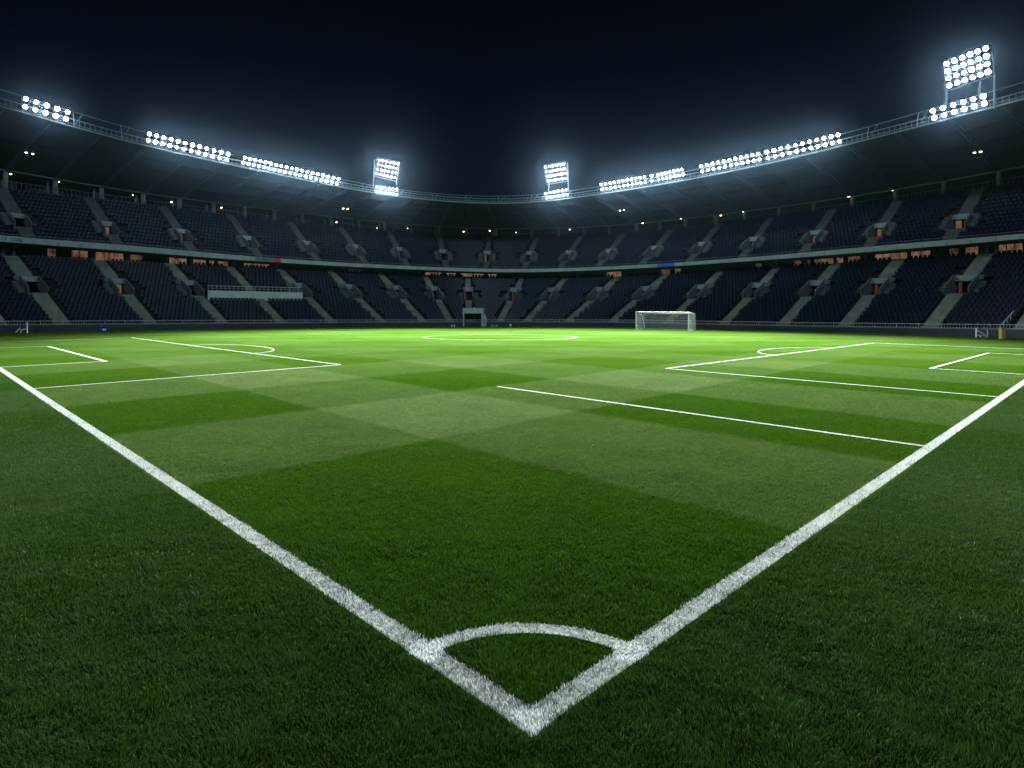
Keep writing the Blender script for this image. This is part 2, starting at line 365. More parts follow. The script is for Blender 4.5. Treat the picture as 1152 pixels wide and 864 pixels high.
def line_mask(x, y, extra):
    d = np.full(x.shape, 9.0)
    for pts, w in NEAR_LINES:
        if len(pts) == 2:
            (x0, y0), (x1, y1) = pts; L2 = (x1-x0)**2 + (y1-y0)**2
            t = np.clip(((x-x0)*(x1-x0) + (y-y0)*(y1-y0)) / L2, 0, 1)
            dd = np.hypot(x - x0 - t*(x1-x0), y - y0 - t*(y1-y0)) - w/2
        else:
            rr = np.hypot(x - .075, y - .075); dd = np.where((x > 0) & (y > 0), np.abs(rr - 1.52) - w/2, 9)
        d = np.minimum(d, dd)
    d = np.where(np.minimum(x, y) < -.055, np.maximum(d, -.055 - np.minimum(x, y)), d)
    return d < extra
def grass_band(d0, d1, segs):
    """blades thin out and shorten smoothly with distance, and widen so that far ones still cover"""
    N = int(0.5 * (d1*d1 - d0*d0) * 1.86 * 7000)
    D = np.sqrt(rng.uniform(d0*d0, d1*d1, N)); D = D[rng.random(N) < np.clip((5.2 / D) ** 1.45, 0, 1) * np.clip((38 - D) / 10, 0, 1)]; n = len(D)
    X = rng.uniform(-0.93, 0.93, n) * D; hgt = 0.054 * np.clip(1.1 - D / 40, .2, 1); wid = 0.0062 * (D / 6) ** .85
    x = EYE[0] + D*FW[0] + X*RT[0]; y = EYE[1] + D*FW[1] + X*RT[1]
    clump = np.sin(x*7.3 + 2*np.sin(y*5.1)) * np.sin(y*6.7 + 2*np.sin(x*4.3))      # tufts lean together
    h = hgt * rng.uniform(0.55, 1.25, n) * (1 + 0.16*clump + 0.10*np.sin(x*2.3+y*1.1+np.sin(y*3))); az = rng.uniform(0, 2*math.pi, n)
    lean = rng.uniform(0.1, 0.75, n) * h; la = 2*math.pi*(np.sin(x*2.1 + 1.7*np.sin(y*1.9)))*0.5 + rng.normal(0, 1.0, n)
    lx = np.cos(la)*lean; ly = np.sin(la)*lean; w = wid * rng.uniform(0.7, 1.3, n) / 2; wx = np.cos(az)*w; wy = np.sin(az)*w
    jit = rng.normal(0, 0.007, n)
    paint = line_mask(x, y, jit) & (rng.random(n) < 0.87)
    for (px, py, r) in ((.06, .06, 0.17), (1.56, .06, 0.18), (.06, 1.56, 0.18)):
        on = np.hypot(x-px, y-py) + rng.normal(0, 0.05, n) < r
        paint |= on & line_mask(x, y, jit + 0.02)
    dew = (np.minimum(x, y) < -0.6) & (rng.random(n) < 0.010 * np.clip(np.sin(x*0.7)*np.sin(y*0.5+1) + 0.45, 0, 1))
    mi = np.where(paint, 1, np.where(dew, 2, 0)).astype(np.int32)
    tone = rng.random(n).astype(np.float32)
    for (px, py, r) in ((.08, .08, 0.20), (1.57, .08, 0.20), (.08, 1.57, 0.20)): tone = np.where(np.hypot(x-px, y-py) < r, 0.75 + .25*tone, np.where(paint, tone*.8, tone)).astype(np.float32)
    h = np.where(paint, h * .72, h); lean = 1; lx = np.where(paint, lx * .5, lx); ly = np.where(paint, ly * .5, ly)
    z0 = np.full(n, -0.004)
    if segs == 2:
        V = np.stack([np.stack([x-wx, y-wy, z0], 1), np.stack([x+wx, y+wy, z0], 1),
                      np.stack([x-wx*.75+lx*.3, y-wy*.75+ly*.3, h*.6], 1), np.stack([x+wx*.75+lx*.3, y+wy*.75+ly*.3, h*.6], 1),
                      np.stack([x+lx, y+ly, h*.95], 1)], 1)
        T = np.array([[0,1,3],[0,3,2],[2,3,4]])
    else:
        V = np.stack([np.stack([x-wx, y-wy, z0], 1), np.stack([x+wx, y+wy, z0], 1), np.stack([x+lx, y+ly, h], 1)], 1)
        T = np.array([[0,1,2]])
    return V, T, mi, tone
def build_grass(name, bands):
    vs=[]; ts=[]; ms=[]; tn=[]; off=0
    for bnd in bands:
        V, T, mi, tone = grass_band(*bnd); n, k = V.shape[:2]
        vs.append(V.reshape(-1, 3)); ts.append((T[None] + (np.arange(n)*k)[:, None, None]).reshape(-1, 3) + off)
        ms.append(np.repeat(mi, len(T))); tn.append(np.repeat(tone, k)); off += n*k
    v = np.concatenate(vs).astype(np.float32); t = np.concatenate(ts).astype(np.int32); mi = np.concatenate(ms); tone = np.concatenate(tn)
    me = bpy.data.meshes.new(name); me.vertices.add(len(v)); me.vertices.foreach_set('co', v.ravel())
    me.loops.add(t.size); me.loops.foreach_set('vertex_index', t.ravel())
    me.polygons.add(len(t)); me.polygons.foreach_set('loop_start', np.arange(0, t.size, 3, dtype=np.int32))
    for mt in ('blade', 'blade_paint', 'blade_dew'): me.materials.append(M[mt])
    me.polygons.foreach_set('material_index', mi.astype(np.int32))
    a = me.attributes.new('tone', 'FLOAT', 'POINT'); a.data.foreach_set('value', tone)
    me.update(calc_edges=True)
    o = bpy.data.objects.new(name, me); col.objects.link(o); tag(o, 'short mown grass blades covering the pitch in the foreground', 'grass', kind='stuff')
    return o
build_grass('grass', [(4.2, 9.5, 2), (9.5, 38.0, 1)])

# ------------------------------------------------------------------ grandstand
GS = thing('grandstand', 'two tier bowl grandstand with navy seats and a cantilever roof behind the pitch', 'grandstand', P(528, 0, 0))
us = [U0 + (U1 - U0) * i / 150 for i in range(151)]
# denser where the bowl turns
us = sorted(set([round(x, 1) for x in us] + [round(440 + 3.5 * i, 1) for i in range(72)]))

LOW_STAIRS = [-72, 0, 73, 172, 253, 319, 376, 432, 478, 508, 528, 561, 590, 636, 685, 748, 811, 877, 947, 1043, 1148, 1262]
UP_STAIRS_X = [-75, 34, 134, 218, 293, 359.5, 413, 459, 502.5, 546, 589, 629, 671, 720.5, 774, 833, 902, 975.5, 1066, 1180, 1300]
UP_STAIRS = [u_at(x, 12.6) for x in UP_STAIRS_X]
wsp = spline([-250, 0, 172, 376, 528, 700, 877, 1043, 1300], [1.7, 1.65, 1.25, 1.0, 0.95, 1.0, 1.2, 1.55, 1.7])
wpl = spline([-250, 0, 172, 376, 528, 700, 877, 1043, 1300], [2.5, 2.4, 2.2, 1.9, 1.6, 1.9, 2.2, 2.7, 2.8])
PORTALS_LOW = [u for u in LOW_STAIRS if u != 319]
SF_LOW, SF_UP, H_LOW, H_UP = 7.2, 14.9, 2.2, 2.05
def metre_u(u, s):      # u per metre along the row
    return 2.0 / (P(u + 1, s, 0) - P(u - 1, s, 0)).length

def pit_half(u, s, w):
    dv = dirn(u); side = Vector((-dv.y, dv.x, 0)); return (w / 2 - .06) / max(.35, abs(side.dot(tang(u, s)))) * metre_u(u, s)
def slope_of(u, zf, s): return (zf(u, s + 2) - zf(u, s)) / 2
def pits(zf):
    if zf is low_z: return [(u, pit_half(u, SF_LOW + 1, wpl(u)), SF_LOW, SF_LOW + H_LOW / slope_of(u, zf, SF_LOW)) for u in PORTALS_LOW]
    return [(u, pit_half(u, SF_UP + 1, wpl(u) * .9), SF_UP, SF_UP + H_UP / slope_of(u, zf, SF_UP)) for u in UP_STAIRS]
def terrace(zf, s0, s1, rows):
    mb = MB(); ds = (s1 - s0) / rows; ps = pits(zf)
    grid = sorted(set(us + [p[0] - p[1] for p in ps] + [p[0] + p[1] for p in ps]))
    for a, b in zip(grid[:-1], grid[1:]):
        um = (a + b) / 2; pit = [p for p in ps if abs(um - p[0]) < p[1]]
        for k in range(rows):
            sa = s0 + k * ds; sb = sa + ds
            if pit and pit[0][2] - .1 < (sa + sb) / 2 < pit[0][3]: continue
            za, zb = zf(a, sa), zf(b, sa); za2, zb2 = zf(a, sb), zf(b, sb)
            mb.face([P(a, sa, za), P(b, sa, zb), P(b, sb, zb), P(a, sb, za)])
            mb.face([P(a, sb, za), P(b, sb, zb), P(b, sb, zb2), P(a, sb, za2)])
    return mb
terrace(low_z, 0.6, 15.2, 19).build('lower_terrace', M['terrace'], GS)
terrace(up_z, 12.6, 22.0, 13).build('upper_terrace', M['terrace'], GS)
mb = MB()   # landing between wall and first row
for a, b in zip(us[:-1], us[1:]):
    mb.face([P(a, 0.26, low_z(a, .6) - .01), P(b, 0.26, low_z(b, .6) - .01), P(b, 0.62, low_z(b, .6) - .01), P(a, .62, low_z(a, .6) - .01)])
mb.build('front_walkway', M['terrace'], GS)

def stair(u, zf, s0, s1, n, w, gap=None):
    mb = MB(); t = tang(u, (s0 + s1) / 2); ds = (s1 - s0) / n
    # widths measured square to the flight
    dv = dirn(u); side = Vector((-dv.y, dv.x, 0)); side = -side if side.dot(t) < 0 else side
    t2 = t * (w / 2 / max(0.35, t.dot(side)))
    for k in range(n):
        sa = s0 + k * ds; sb = sa + ds; z = zf(u, sb) + 0.06; zl = zf(u, sa) - 0.35
        if gap and gap[0] < (sa + sb) / 2 < gap[1]: continue
        a = P(u, sa, 0); b = P(u, sb + 0.03, 0)
        pts = [a - t2, a + t2, b + t2, b - t2]
        mb.hexa([Vector((p.x, p.y, zl)) for p in pts] + [Vector((p.x, p.y, z)) for p in pts])
        mb.face([Vector((p.x, p.y, z + .004)) + (b - a) * 0 for p in (a - t2, a + t2, a + t2 + (b - a) * .16, a - t2 + (b - a) * .16)], 1)
    return mb
nosing = plain('stair nosing', (0.12, 0.13, 0.12), 0.8)
def flight(u, zf, s0, s1, n, w, sf, hh, cut, mat):
    stops = [(s0, sf - .25), (sf + hh / slope_of(u, zf, sf) + .2, s1)] if cut else [(s0, s1)]
    for a, b in stops: stair(u, zf, a, b, max(2, round(n * (b - a) / (s1 - s0))), w).build('stairway', [mat, nosing], GS)
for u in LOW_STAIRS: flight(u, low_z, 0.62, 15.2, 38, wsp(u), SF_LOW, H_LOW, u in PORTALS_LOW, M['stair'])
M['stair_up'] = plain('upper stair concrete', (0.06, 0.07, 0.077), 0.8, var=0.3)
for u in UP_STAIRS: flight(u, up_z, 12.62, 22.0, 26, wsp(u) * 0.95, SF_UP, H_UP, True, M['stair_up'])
def slope_of(u, zf, s): return (zf(u, s + 2) - zf(u, s)) / 2
def portal_dims(u, zf, sf, hgt):
    sl = slope_of(u, zf, sf); return sl, min(2.2, .62 * hgt / sl), hgt / sl + .35
def portal(u, zf, sf, hgt, w, lit, mats_door):
    """a vomitory: level floor cut into the slope, two cheek walls, a doorway under a pale lintel"""
    t = tang(u, sf); dv = dirn(u); side = Vector((-dv.y, dv.x, 0)); side = -side if side.dot(t) < 0 else side
    z0 = zf(u, sf) + 0.02; slope, run, back = portal_dims(u, zf, sf, hgt); zt = z0 + hgt
    O = P(u, sf, 0); q = lambda a, s, z: Vector((O.x, O.y, 0)) + side * a + dv * s + Vector((0, 0, z))
    ht = w / 2; th = 0.14; dh = hgt * .66; zd = z0 + dh; rise = lambda s: z0 + slope * s
    mb = MB()
    mb.hexa([q(-ht + .03, run, zd), q(ht - .03, run, zd), q(ht - .03, back, zd + .2), q(-ht + .03, back, zd + .2),
             q(-ht - .10, run + .12, zt), q(ht + .10, run + .12, zt), q(ht + .10, back, zt + .02), q(-ht - .10, back, zt + .02)])
    root = mb.build('entrance_portal', M['portal'], GS)
    for sgn in (-1, 1):
        c = MB(); a0 = sgn * ht; a1 = sgn * (ht - th); lo, hi = min(a0, a1), max(a0, a1); h0 = .62
        c.hexa([q(lo, -.3, z0 - .7), q(hi, -.3, z0 - .7), q(hi, run + .1, z0 - .7), q(lo, run + .1, z0 - .7),
                q(lo, -.3, z0 + h0), q(hi, -.3, z0 + h0), q(hi, run + .1, zt - .004), q(lo, run + .1, zt - .004)])
        c.hexa([q(lo, run + .102, z0 - .7), q(hi, run + .102, z0 - .7), q(hi, back, zd), q(lo, back, zd), q(lo, run + .102, zt - .03), q(hi, run + .102, zt - .03), q(hi, back, zt - .03), q(lo, back, zt - .03)])
        c.hexa([q(lo - .01, -.32, z0 + h0 + .002), q(hi + .01, -.32, z0 + h0 + .002), q(hi + .01, run + .08, zt), q(lo - .01, run + .08, zt),
                q(lo - .01, -.32, z0 + h0 + .06), q(hi + .01, -.32, z0 + h0 + .06), q(hi + .01, run + .08, zt + .06), q(lo - .01, run + .08, zt + .06)], 1)
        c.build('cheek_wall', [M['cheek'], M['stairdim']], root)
    d = MB(); d.obox(q(-ht + th, run + 1.0, z0 - .2), side * (w - 2 * th), dv * 0.08, Vector((0, 0, dh + .4))); d.build('back_panel', M['black'], root)
    d = MB(); d.obox(q(-ht + th, -.3, z0 - .5), side * (w - 2 * th), dv * (run + 1.29), Vector((0, 0, .5))); d.build('floor_slab', M['cheek'], root)
    if lit:
        wd = (w - 2 * th) * lit; off = random.choice((-1, 1)) * (w - 2 * th - wd) / 2 * .9
        l = MB(); l.obox(q(off - wd / 2, run + .9, z0 + .01), side * wd, dv * 0.06, Vector((0, 0, dh - .08))); l.build('doorway', mats_door, root)
    for sgn in (-1, 1):
        f = MB()
        for k in range(4):
            s = .2 + k * 0.5; a = ht + 0.12 if sgn > 0 else -(ht + .82)
            zz = max(zf(u, sf + s + .5), zf(u + sgn * 1.2 * metre_u(u, sf), sf + s + .5)) + .07
            f.obox(q(a, s, zz - .6), side * 0.70, dv * 0.51, Vector((0, 0, .6)))
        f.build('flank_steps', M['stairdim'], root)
    return root
for i, u in enumerate(PORTALS_LOW):
    lit = {172: .4, 253: .22, 73: .15, 528: 0.18, 561: .2, 877: .18, 947: .18, 1043: .16, 0: .2}.get(u, 0)
    portal(u, low_z, SF_LOW, H_LOW, wpl(u), lit, M['reddoor'] if u in (561, 528, 947, 1043) else M['warmdoor'])
for i, u in enumerate(UP_STAIRS):
    lit = 0.32 if (i <= 5 or i >= 14) else (0.3 if i == 9 else 0)
    portal(u, up_z, SF_UP, H_UP, wpl(u) * 0.9, lit, M['warmdoor'])

# seats ---------------------------------------------------------------
def seat_parts(full):
    """tip-up seat, local: x across, y towards the back, z up"""
    v = []; f = []
    def box(x0, x1, y0, y1, z0, z1, sk=0.0, dome=0.0):
        i = len(v); v.extend([(x0, y0, z0), (x1, y0, z0), (x1, y1, z0), (x0, y1, z0), (x0 + dome, y0 + sk, z1), (x1 - dome, y0 + sk, z1), (x1 - dome, y1 + sk, z1), (x0 + dome, y1 + sk, z1)])
        f.extend([tuple(i + a for a in q) for q in ((4,5,6,7), (0,1,5,4), (1,2,6,5), (2,3,7,6), (3,0,4,7))])
    box(-.215, .215, 0.0, .40, .36, .43)                 # pan
    box(-.22, .22, .36, .42, .40, .84, sk=.09, dome=.035)  # back
    if full:
        box(-.17, .17, .05, .34, .30, .36); box(-.03, .03, .20, .30, .0, .32); box(-.18, .18, .43, .45, .50, .78, sk=.06)
    return np.array(v), f
seats = []       # (position, yaw, image size)
def seat_rows(zf, s0, s1, rows, stairs_u, portal_u, psf, wfun):
    ds = (s1 - s0) / rows
    for k in range(rows):
        s = s0 + k * ds; u = U0
        while u < U1:
            mu = metre_u(u, s)
            ok = True
            for su in stairs_u:
                if abs(su - u) < 30:
                    t = tang(su, s); half = wsp(su) / 2 / 0.85 + 0.30
                    if abs(u - su) / mu < half: ok = False
                    if su in portal_u and psf - .8 < s < psf + (4.4 if zf is low_z else 2.9) and abs(u - su) / mu < wpl(su) / 2 / .85 + 0.28: ok = False
                    if su in portal_u and psf - 0.3 < s < psf + 2.0 and abs(u - su) / mu < wpl(su) / 2 / .85 + 1.15: ok = False
            if zf is low_z and 6.0 < s < 7.9 and 252 < u < 372: ok = False
            if ok:
                p = P(u, s + 0.18, zf(u, s)); t = tang(u, s); seats.append((p, math.atan2(t.y, t.x), s))
            u += 0.52 * mu
seat_rows(low_z, 0.6, 15.2, 19, LOW_STAIRS, PORTALS_LOW, SF_LOW, wpl)
seat_rows(up_z, 12.6, 22.0, 13, UP_STAIRS, UP_STAIRS, SF_UP, wpl)
print('seats', len(seats))
EV = Vector((EYE[0], EYE[1], H))
def in_view(p):
    v = p - EV; D = v.x * FW[0] + v.y * FW[1]; X = v.x * RT[0] + v.y * RT[1]; x = CX + F * X / D; return 4 < x < 1148, D
vis = sorted([(in_view(p)[1], i) for i, (p, a, s) in enumerate(seats) if in_view(p)[0] and s < 6])
own = set(i for _, i in vis[:100])
def seat_ob(v, f, name):
    mb = MB(); mb.v = [tuple(q) for q in v]; mb.f = f; mb.mi = [0] * len(f); return mb
sv, sf_ = seat_parts(True)
proto = None
for i in sorted(own):
    p, a, s = seats[i]
    if proto is None:
        proto = seat_ob(sv, sf_, 'seat').build('seat', M['seat'], None); o = proto
    else: o = proto.copy(); col.objects.link(o)
    o.location = p; o.rotation_euler = (0, 0, a); attach(o, GS)
lv, lf = seat_parts(False)
rest = [seats[i] for i in range(len(seats)) if i not in own]
allv = []; allf = []; nv = len(lv); lf = np.array(lf)
for k, (p, a, s) in enumerate(rest):
    a2 = a + random.gauss(0, .012); c_, s_ = math.cos(a2), math.sin(a2)
    q = lv.copy()
    if random.random() < 0.5: pass
    allv.append(np.stack([q[:, 0] * c_ - q[:, 1] * s_ + p.x, q[:, 0] * s_ + q[:, 1] * c_ + p.y, q[:, 2] + p.z], 1)); allf.append(lf + k * nv)
allv = np.concatenate(allv); allf = np.concatenate(allf)
me = bpy.data.meshes.new('seating'); me.from_pydata(allv.tolist(), [], allf.tolist()); me.materials.append(M['seat'])
o = bpy.data.objects.new('seating', me); col.objects.link(o); attach(o, GS); o['kind'] = 'stuff'

# balcony -----------------------------------------------------------------
def strip(mb, A, B, mi=0):
    for a, b in zip(us[:-1], us[1:]): mb.face([A(a), A(b), B(b), B(a)], mi)
mb = MB()
fb = lambda u: zk('fas_bot', u); ft = lambda u: zk('fas_top', u)
strip(mb, lambda u: P(u, 12.0, fb(u)), lambda u: P(u, 11.94, ft(u)))
strip(mb, lambda u: P(u, 11.94, ft(u)), lambda u: P(u, 12.25, ft(u)))
strip(mb, lambda u: P(u, 12.25, ft(u)), lambda u: P(u, 12.25, ft(u) - .4))
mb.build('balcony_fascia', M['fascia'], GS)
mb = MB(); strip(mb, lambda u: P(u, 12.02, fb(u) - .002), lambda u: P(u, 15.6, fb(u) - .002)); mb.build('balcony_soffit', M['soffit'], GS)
mb = MB(); strip(mb, lambda u: P(u, 12.24, ft(u) - .38), lambda u: P(u, 12.66, ft(u) - .30)); mb.build('upper_walkway', M['terrace'], GS)
mb = MB()   # panel joints and a dark drip line
x = -180
while x < 1330:
    u = u_at(x, 12.0); t = tang(u, 12)
    a = P(u, 11.955, 0); mb.obox(Vector((a.x, a.y, fb(u) + .03)), t * 0.07, dirn(u) * 0.03, Vector((0, 0, ft(u) - fb(u) - .06))); x += 27 + random.uniform(-1, 1)
mb.build('panel_joints', M['fascia_joint'], GS)
mb = MB()   # low rail on the balcony edge
for k in range(0, len(us) - 1, 1):
    a, b = us[k], us[k+1]; mb.tube([P(a, 12.12, ft(a) + .32), P(b, 12.12, ft(b) + .32)], .025, 4, caps=False)
    if k % 3 == 0: mb.tube([P(a, 12.12, ft(a)), P(a, 12.12, ft(a) + .32)], .02, 4, caps=False)
mb.build('balcony_rail', M['column'], GS)
# rear wall below the balcony, with lit lounge windows
mb = MB(); strip(mb, lambda u: P(u, 15.5, zk('low_top', u) - .6), lambda u: P(u, 15.5, fb(u) + .1)); mb.build('rear_wall', M['rearwall'], GS)
mb = MB(); strip(mb, lambda u: P(u, 15.19, zk('low_top', u)), lambda u: P(u, 15.5, zk('low_top', u))); mb.build('rear_walkway', M['terrace'], GS)
WIN = [(53, 63, 1.0, 0, .6), (80, 99, 1, 0, .9), (107, 139, 1, 0, 1.0), (146, 160, .8, 0, .6), (190, 210, 1, 0, 1), (217, 232, 1, 0, 1.0), (235, 241.5, 1.6, 0, 1.3), (244, 257, 1, 0, .9), (274, 303, 1, 0, 1),
       (392, 406, .5, 0, .3), (478, 497, .9, 0, 1.1), (502, 513, .9, 0, 1.1), (518, 544, .9, 0, 1.1), (549, 559, .9, 0, 1.0), (682, 699, 1, 0, 1.1), (744, 754, .8, 0, .45), (759, 766, .9, 0, .7),
       (850, 857, .8, 0, .4), (893, 902, .9, 0, .5), (908, 912, .9, 0, .5), (916, 938, 1, 0, .9), (941, 949, 1.5, 0, 1.3), (954, 968, .9, 0, .7), (984, 1021, 1, 0, 1.1), (1025, 1047, .9, 0, .9), (1068, 1079, .7, 0, .5), (1086, 1101, .9, 0, .7), (1123, 1151, .9, 0, .9)]
wm = {}
for (x0, x1, hh, _, st) in WIN:
    key = round(st, 2)
    if key not in wm: wm[key] = lounge_glow(0.21 * st)
    ua, ub = u_at(x0, 15.4), u_at(x1, 15.4); k = max(1, int((x1 - x0) / 9))
    fr = MB(); pn = MB()
    for i in range(k):
        a = ua + (ub - ua) * i / k; b = ua + (ub - ua) * (i + 1) / k
        za, zb = fb(a) - .14, fb(b) - .14
        gap = (za - zk('low_top', a)); d = gap - .04 
        A = P(a, 15.42, 0); B = P(b, 15.42, 0)
        pn.face([Vector((A.x, A.y, za - d)), Vector((B.x, B.y, zb - d)), Vector((B.x, B.y, zb)), Vector((A.x, A.y, za))])
        fr.tube([P(a, 15.38, za - d), P(a, 15.38, za)], .045, 4)
        fr.tube([P(a, 15.38, za), P(b, 15.38, zb)], .045, 4); fr.tube([P(a, 15.38, za - d), P(b, 15.38, zb - d)], .05, 4)
    fr.tube([P(ub, 15.38, zb - d), P(ub, 15.38, zb)], .05, 4)
    w = fr.build('lounge_window', M['rearwall'], GS); pn.build('pane', wm[key], w)
# piers under the balcony
for x in [2, 14, 104, 142, 186, 214, 242, 263, 309, 360, 470, 648, 740, 808, 872, 904, 972, 1050, 1108, 1118, 1190]:
    u = u_at(x, 15.0); a = P(u, 15.0, zk('low_top', u) - .2); t = tang(u, 15)
    mb = MB(); mb.obox(a, t * 0.4, dirn(u) * .35, Vector((0, 0, fb(u) - a.z - .004))); mb.build('pier', M['cheek'], GS)

# press box parapet in the lower tier
mb = MB(); rl = MB()
ua, ub = 262, 368; kk = 22
for i in range(kk):
    a = ua + (ub - ua) * i / kk; b = ua + (ub - ua) * (i + 1) / kk
    f_ = lambda u, s, y: P(u, s, z_at(u, s, y))
    yb = lambda u: 333.6 + (imgx(u, 6.2) - 224) / 106 * 2.4; yt = lambda u: yb(u) - 7.2; yr = lambda u: yt(u) - 5.2
    z0a, z0b = z_at(a, 6.2, yb(a)) - .5, z_at(b, 6.2, yb(b)) - .5; z1a, z1b = z_at(a, 6.2, yt(a)), z_at(b, 6.2, yt(b))
    mb.hexa([P(a, 6.2, z0a), P(b, 6.2, z0b), P(b, 6.4, z0b), P(a, 6.4, z0a), P(a, 6.2, z1a), P(b, 6.2, z1b), P(b, 6.4, z1b), P(a, 6.4, z1a)])
    za, zb = z_at(a, 6.3, yr(a)), z_at(b, 6.3, yr(b))
    rl.tube([P(a, 6.3, za), P(b, 6.3, zb)], .035, 5, caps=False); rl.tube([P(a, 6.3, (za + z1a) / 2), P(b, 6.3, (zb + z1b) / 2)], .02, 4, caps=False)
    rl.tube([P(a, 6.3, z1a), P(a, 6.3, za)], .03, 4)
mb.build('parapet', M['parapet'], GS); rl.build('parapet_railing', M['rail'], GS)

# concourse, columns, roof ---------------------------------------------------
ut = lambda u: zk('up_top', u); rb = lambda u: zk('roof_back', u)
mb = MB(); strip(mb, lambda u: P(u, 21.99, ut(u) + .003), lambda u: P(u, 26.0, ut(u) + .003)); mb.build('concourse', M['terrace'], GS)
mb = MB(); strip(mb, lambda u: P(u, 25.6, ut(u) - 3), lambda u: P(u, 25.6, rb(u) + .5)); mb.build('back_wall', M['rearwall'], GS)
mb = MB(); strip(mb, lambda u: P(u, 26.0, -1), lambda u: P(u, 26.0, rb(u) + .8)); mb.build('outer_wall', M['cheek'], GS)
COLX = [-95, -47, 7, 63, 65.5, 115, 162, 203, 241, 276, 309, 341, 373, 404, 433, 463, 494, 525, 558, 598, 628, 657, 685, 715, 742, 770.6, 804, 837, 876, 914.7, 958, 1006.6, 1061, 1123, 1185, 1255]
COLX.remove(65.5)
for x in COLX:
    u = u_at(x, 22.5); a = P(u, 22.5, ut(u)); t = tang(u, 22); dv = dirn(u)
    mb = MB(); w = .46
    mb.obox(a - t * w / 2, t * w, dv * .5, Vector((0, 0, rb(u) - a.z - .02)))
    mb.obox(a - t * (w / 2 + .42) + dv * 1.2, t * .2, dv * .2, Vector((0, 0, rb(u) - a.z - .02)))
    mb.build('column', M['column'], GS)
mb = MB()
for a, b in zip(us[:-1], us[1:]):
    mb.hexa([P(a, 22.2, rb(a) - .16), P(b, 22.2, rb(b) - .16), P(b, 22.42, rb(b) - .16), P(a, 22.42, rb(a) - .16), P(a, 22.2, rb(a) + .03), P(b, 22.2, rb(b) + .03), P(b, 22.42, rb(b) + .03), P(a, 22.42, rb(a) + .03)])
mb.build('eaves_beam', M['column'], GS)
mb = MB()      # concourse balustrade with its many uprights
u = U0
while u < U1:
    mu = metre_u(u, 22); un = u + .55 * mu
    hh = .42 * (rb(u) - ut(u)); mb.tube([P(u, 22.1, ut(u)), P(u, 22.1, ut(u) + hh)], .03, 4, caps=False)
    mb.tube([P(u, 22.1, ut(u) + hh), P(un, 22.1, ut(un) + hh)], .035, 4, caps=False); u = un
mb.build('balustrade', M['column'], GS)

def roof_z(u, s):
    a = zk('rim_low', u); b = rb(u); t = (s - 9.0) / 13.3
    return a + (b - a) * t + 0.25 * math.sin(math.pi * min(max(t, 0), 1)) + .03
SS = [9.0, 11, 13, 15.5, 18, 20.2, 22.4, 26.2]
mb = MB()
for s0, s1 in zip(SS[:-1], SS[1:]):
    strip(mb, lambda u: P(u, s0, roof_z(u, s0)), lambda u: P(u, s1, roof_z(u, s1)))
    strip(mb, lambda u: P(u, s0, roof_z(u, s0) + .35), lambda u: P(u, s1, roof_z(u, s1) + .35))
strip(mb, lambda u: P(u, 9.0, roof_z(u, 9.0)), lambda u: P(u, 9.0, roof_z(u, 9.0) + .35))
roof = mb.build('roof', M['roof'], GS)
for x in COLX:
    u = u_at(x, 22.5); mb = MB(); t = tang(u, 12)
    for off in (-.2, .2):
        pts = []
        for s in np.linspace(9.1, 22.1, 12):
            p = P(u, s, roof_z(u, s) - .16); pts.append(p + t * off)
        mb.tube(pts, .07, 5)
    pts = [P(u, s, roof_z(u, s) - .42) for s in np.linspace(9.4, 21.8, 12)]; mb.tube(pts, .08, 5)
    for k in range(11):
        q = pts[k]; s = 9.4 + 12.4 * k / 11; mb.tube([q, P(u, s + .56, roof_z(u, s + .56) - .12)], .035, 4)
    mb.build('girder', M['girder'], roof)
for s in (12.2, 15.4, 18.6):
    mb = MB(); pts = [P(u, s, roof_z(u, s) - .1) for u in us]; mb.tube(pts, .06, 4); mb.build('purlin', M['roof'], roof)
# rim catwalk: chords, uprights, guard cable
mb = MB(); rz = lambda u: zk('rim_low', u); rr_ = lambda u: zk('rim_rail', u); rt_ = lambda u: zk('rim_top', u)
mb.tube([P(u, 8.95, rz(u) + .05) for u in us], .11, 6)
mb.tube([P(u, 8.95, rr_(u)) for u in us], .055, 5)
mb.tube([P(u, 9.8, rz(u) + .42) for u in us], .07, 5)
mb.tube([P(u, 8.95, rz(u) + .42) for u in us], .04, 5)
gc = MB(); gc.tube([P(u, 9.3, rt_(u)) for u in us], .045, 5); gc.build('guard_cable', M['rimsteel'], roof)
u = U0; k = 0
while u < U1:
    mu = metre_u(u, 9)
    big = (k % 9 == 0)
    mb.tube([P(u, 8.95, rz(u) + .05), P(u, 8.95, rr_(u))], .05 if big else .022, 4, caps=False)
    if k % 3 == 0: mb.tube([P(u, 8.95, rz(u) + .42), P(u, 9.8, rz(u) + .42)], .03, 4, caps=False)
    if big: mb.tube([P(u, 8.97, rr_(u)), P(u, 9.3, rt_(u))], .04, 4, caps=False); mb.tube([P(u, 9.0, rz(u) + .1), P(u + 1.1 * mu, 9.3, rt_(u + 1.1 * mu))], .03, 4, caps=False)
    u += .62 * mu; k += 1
mb.build('rim_catwalk', M['rimsteel'], roof)

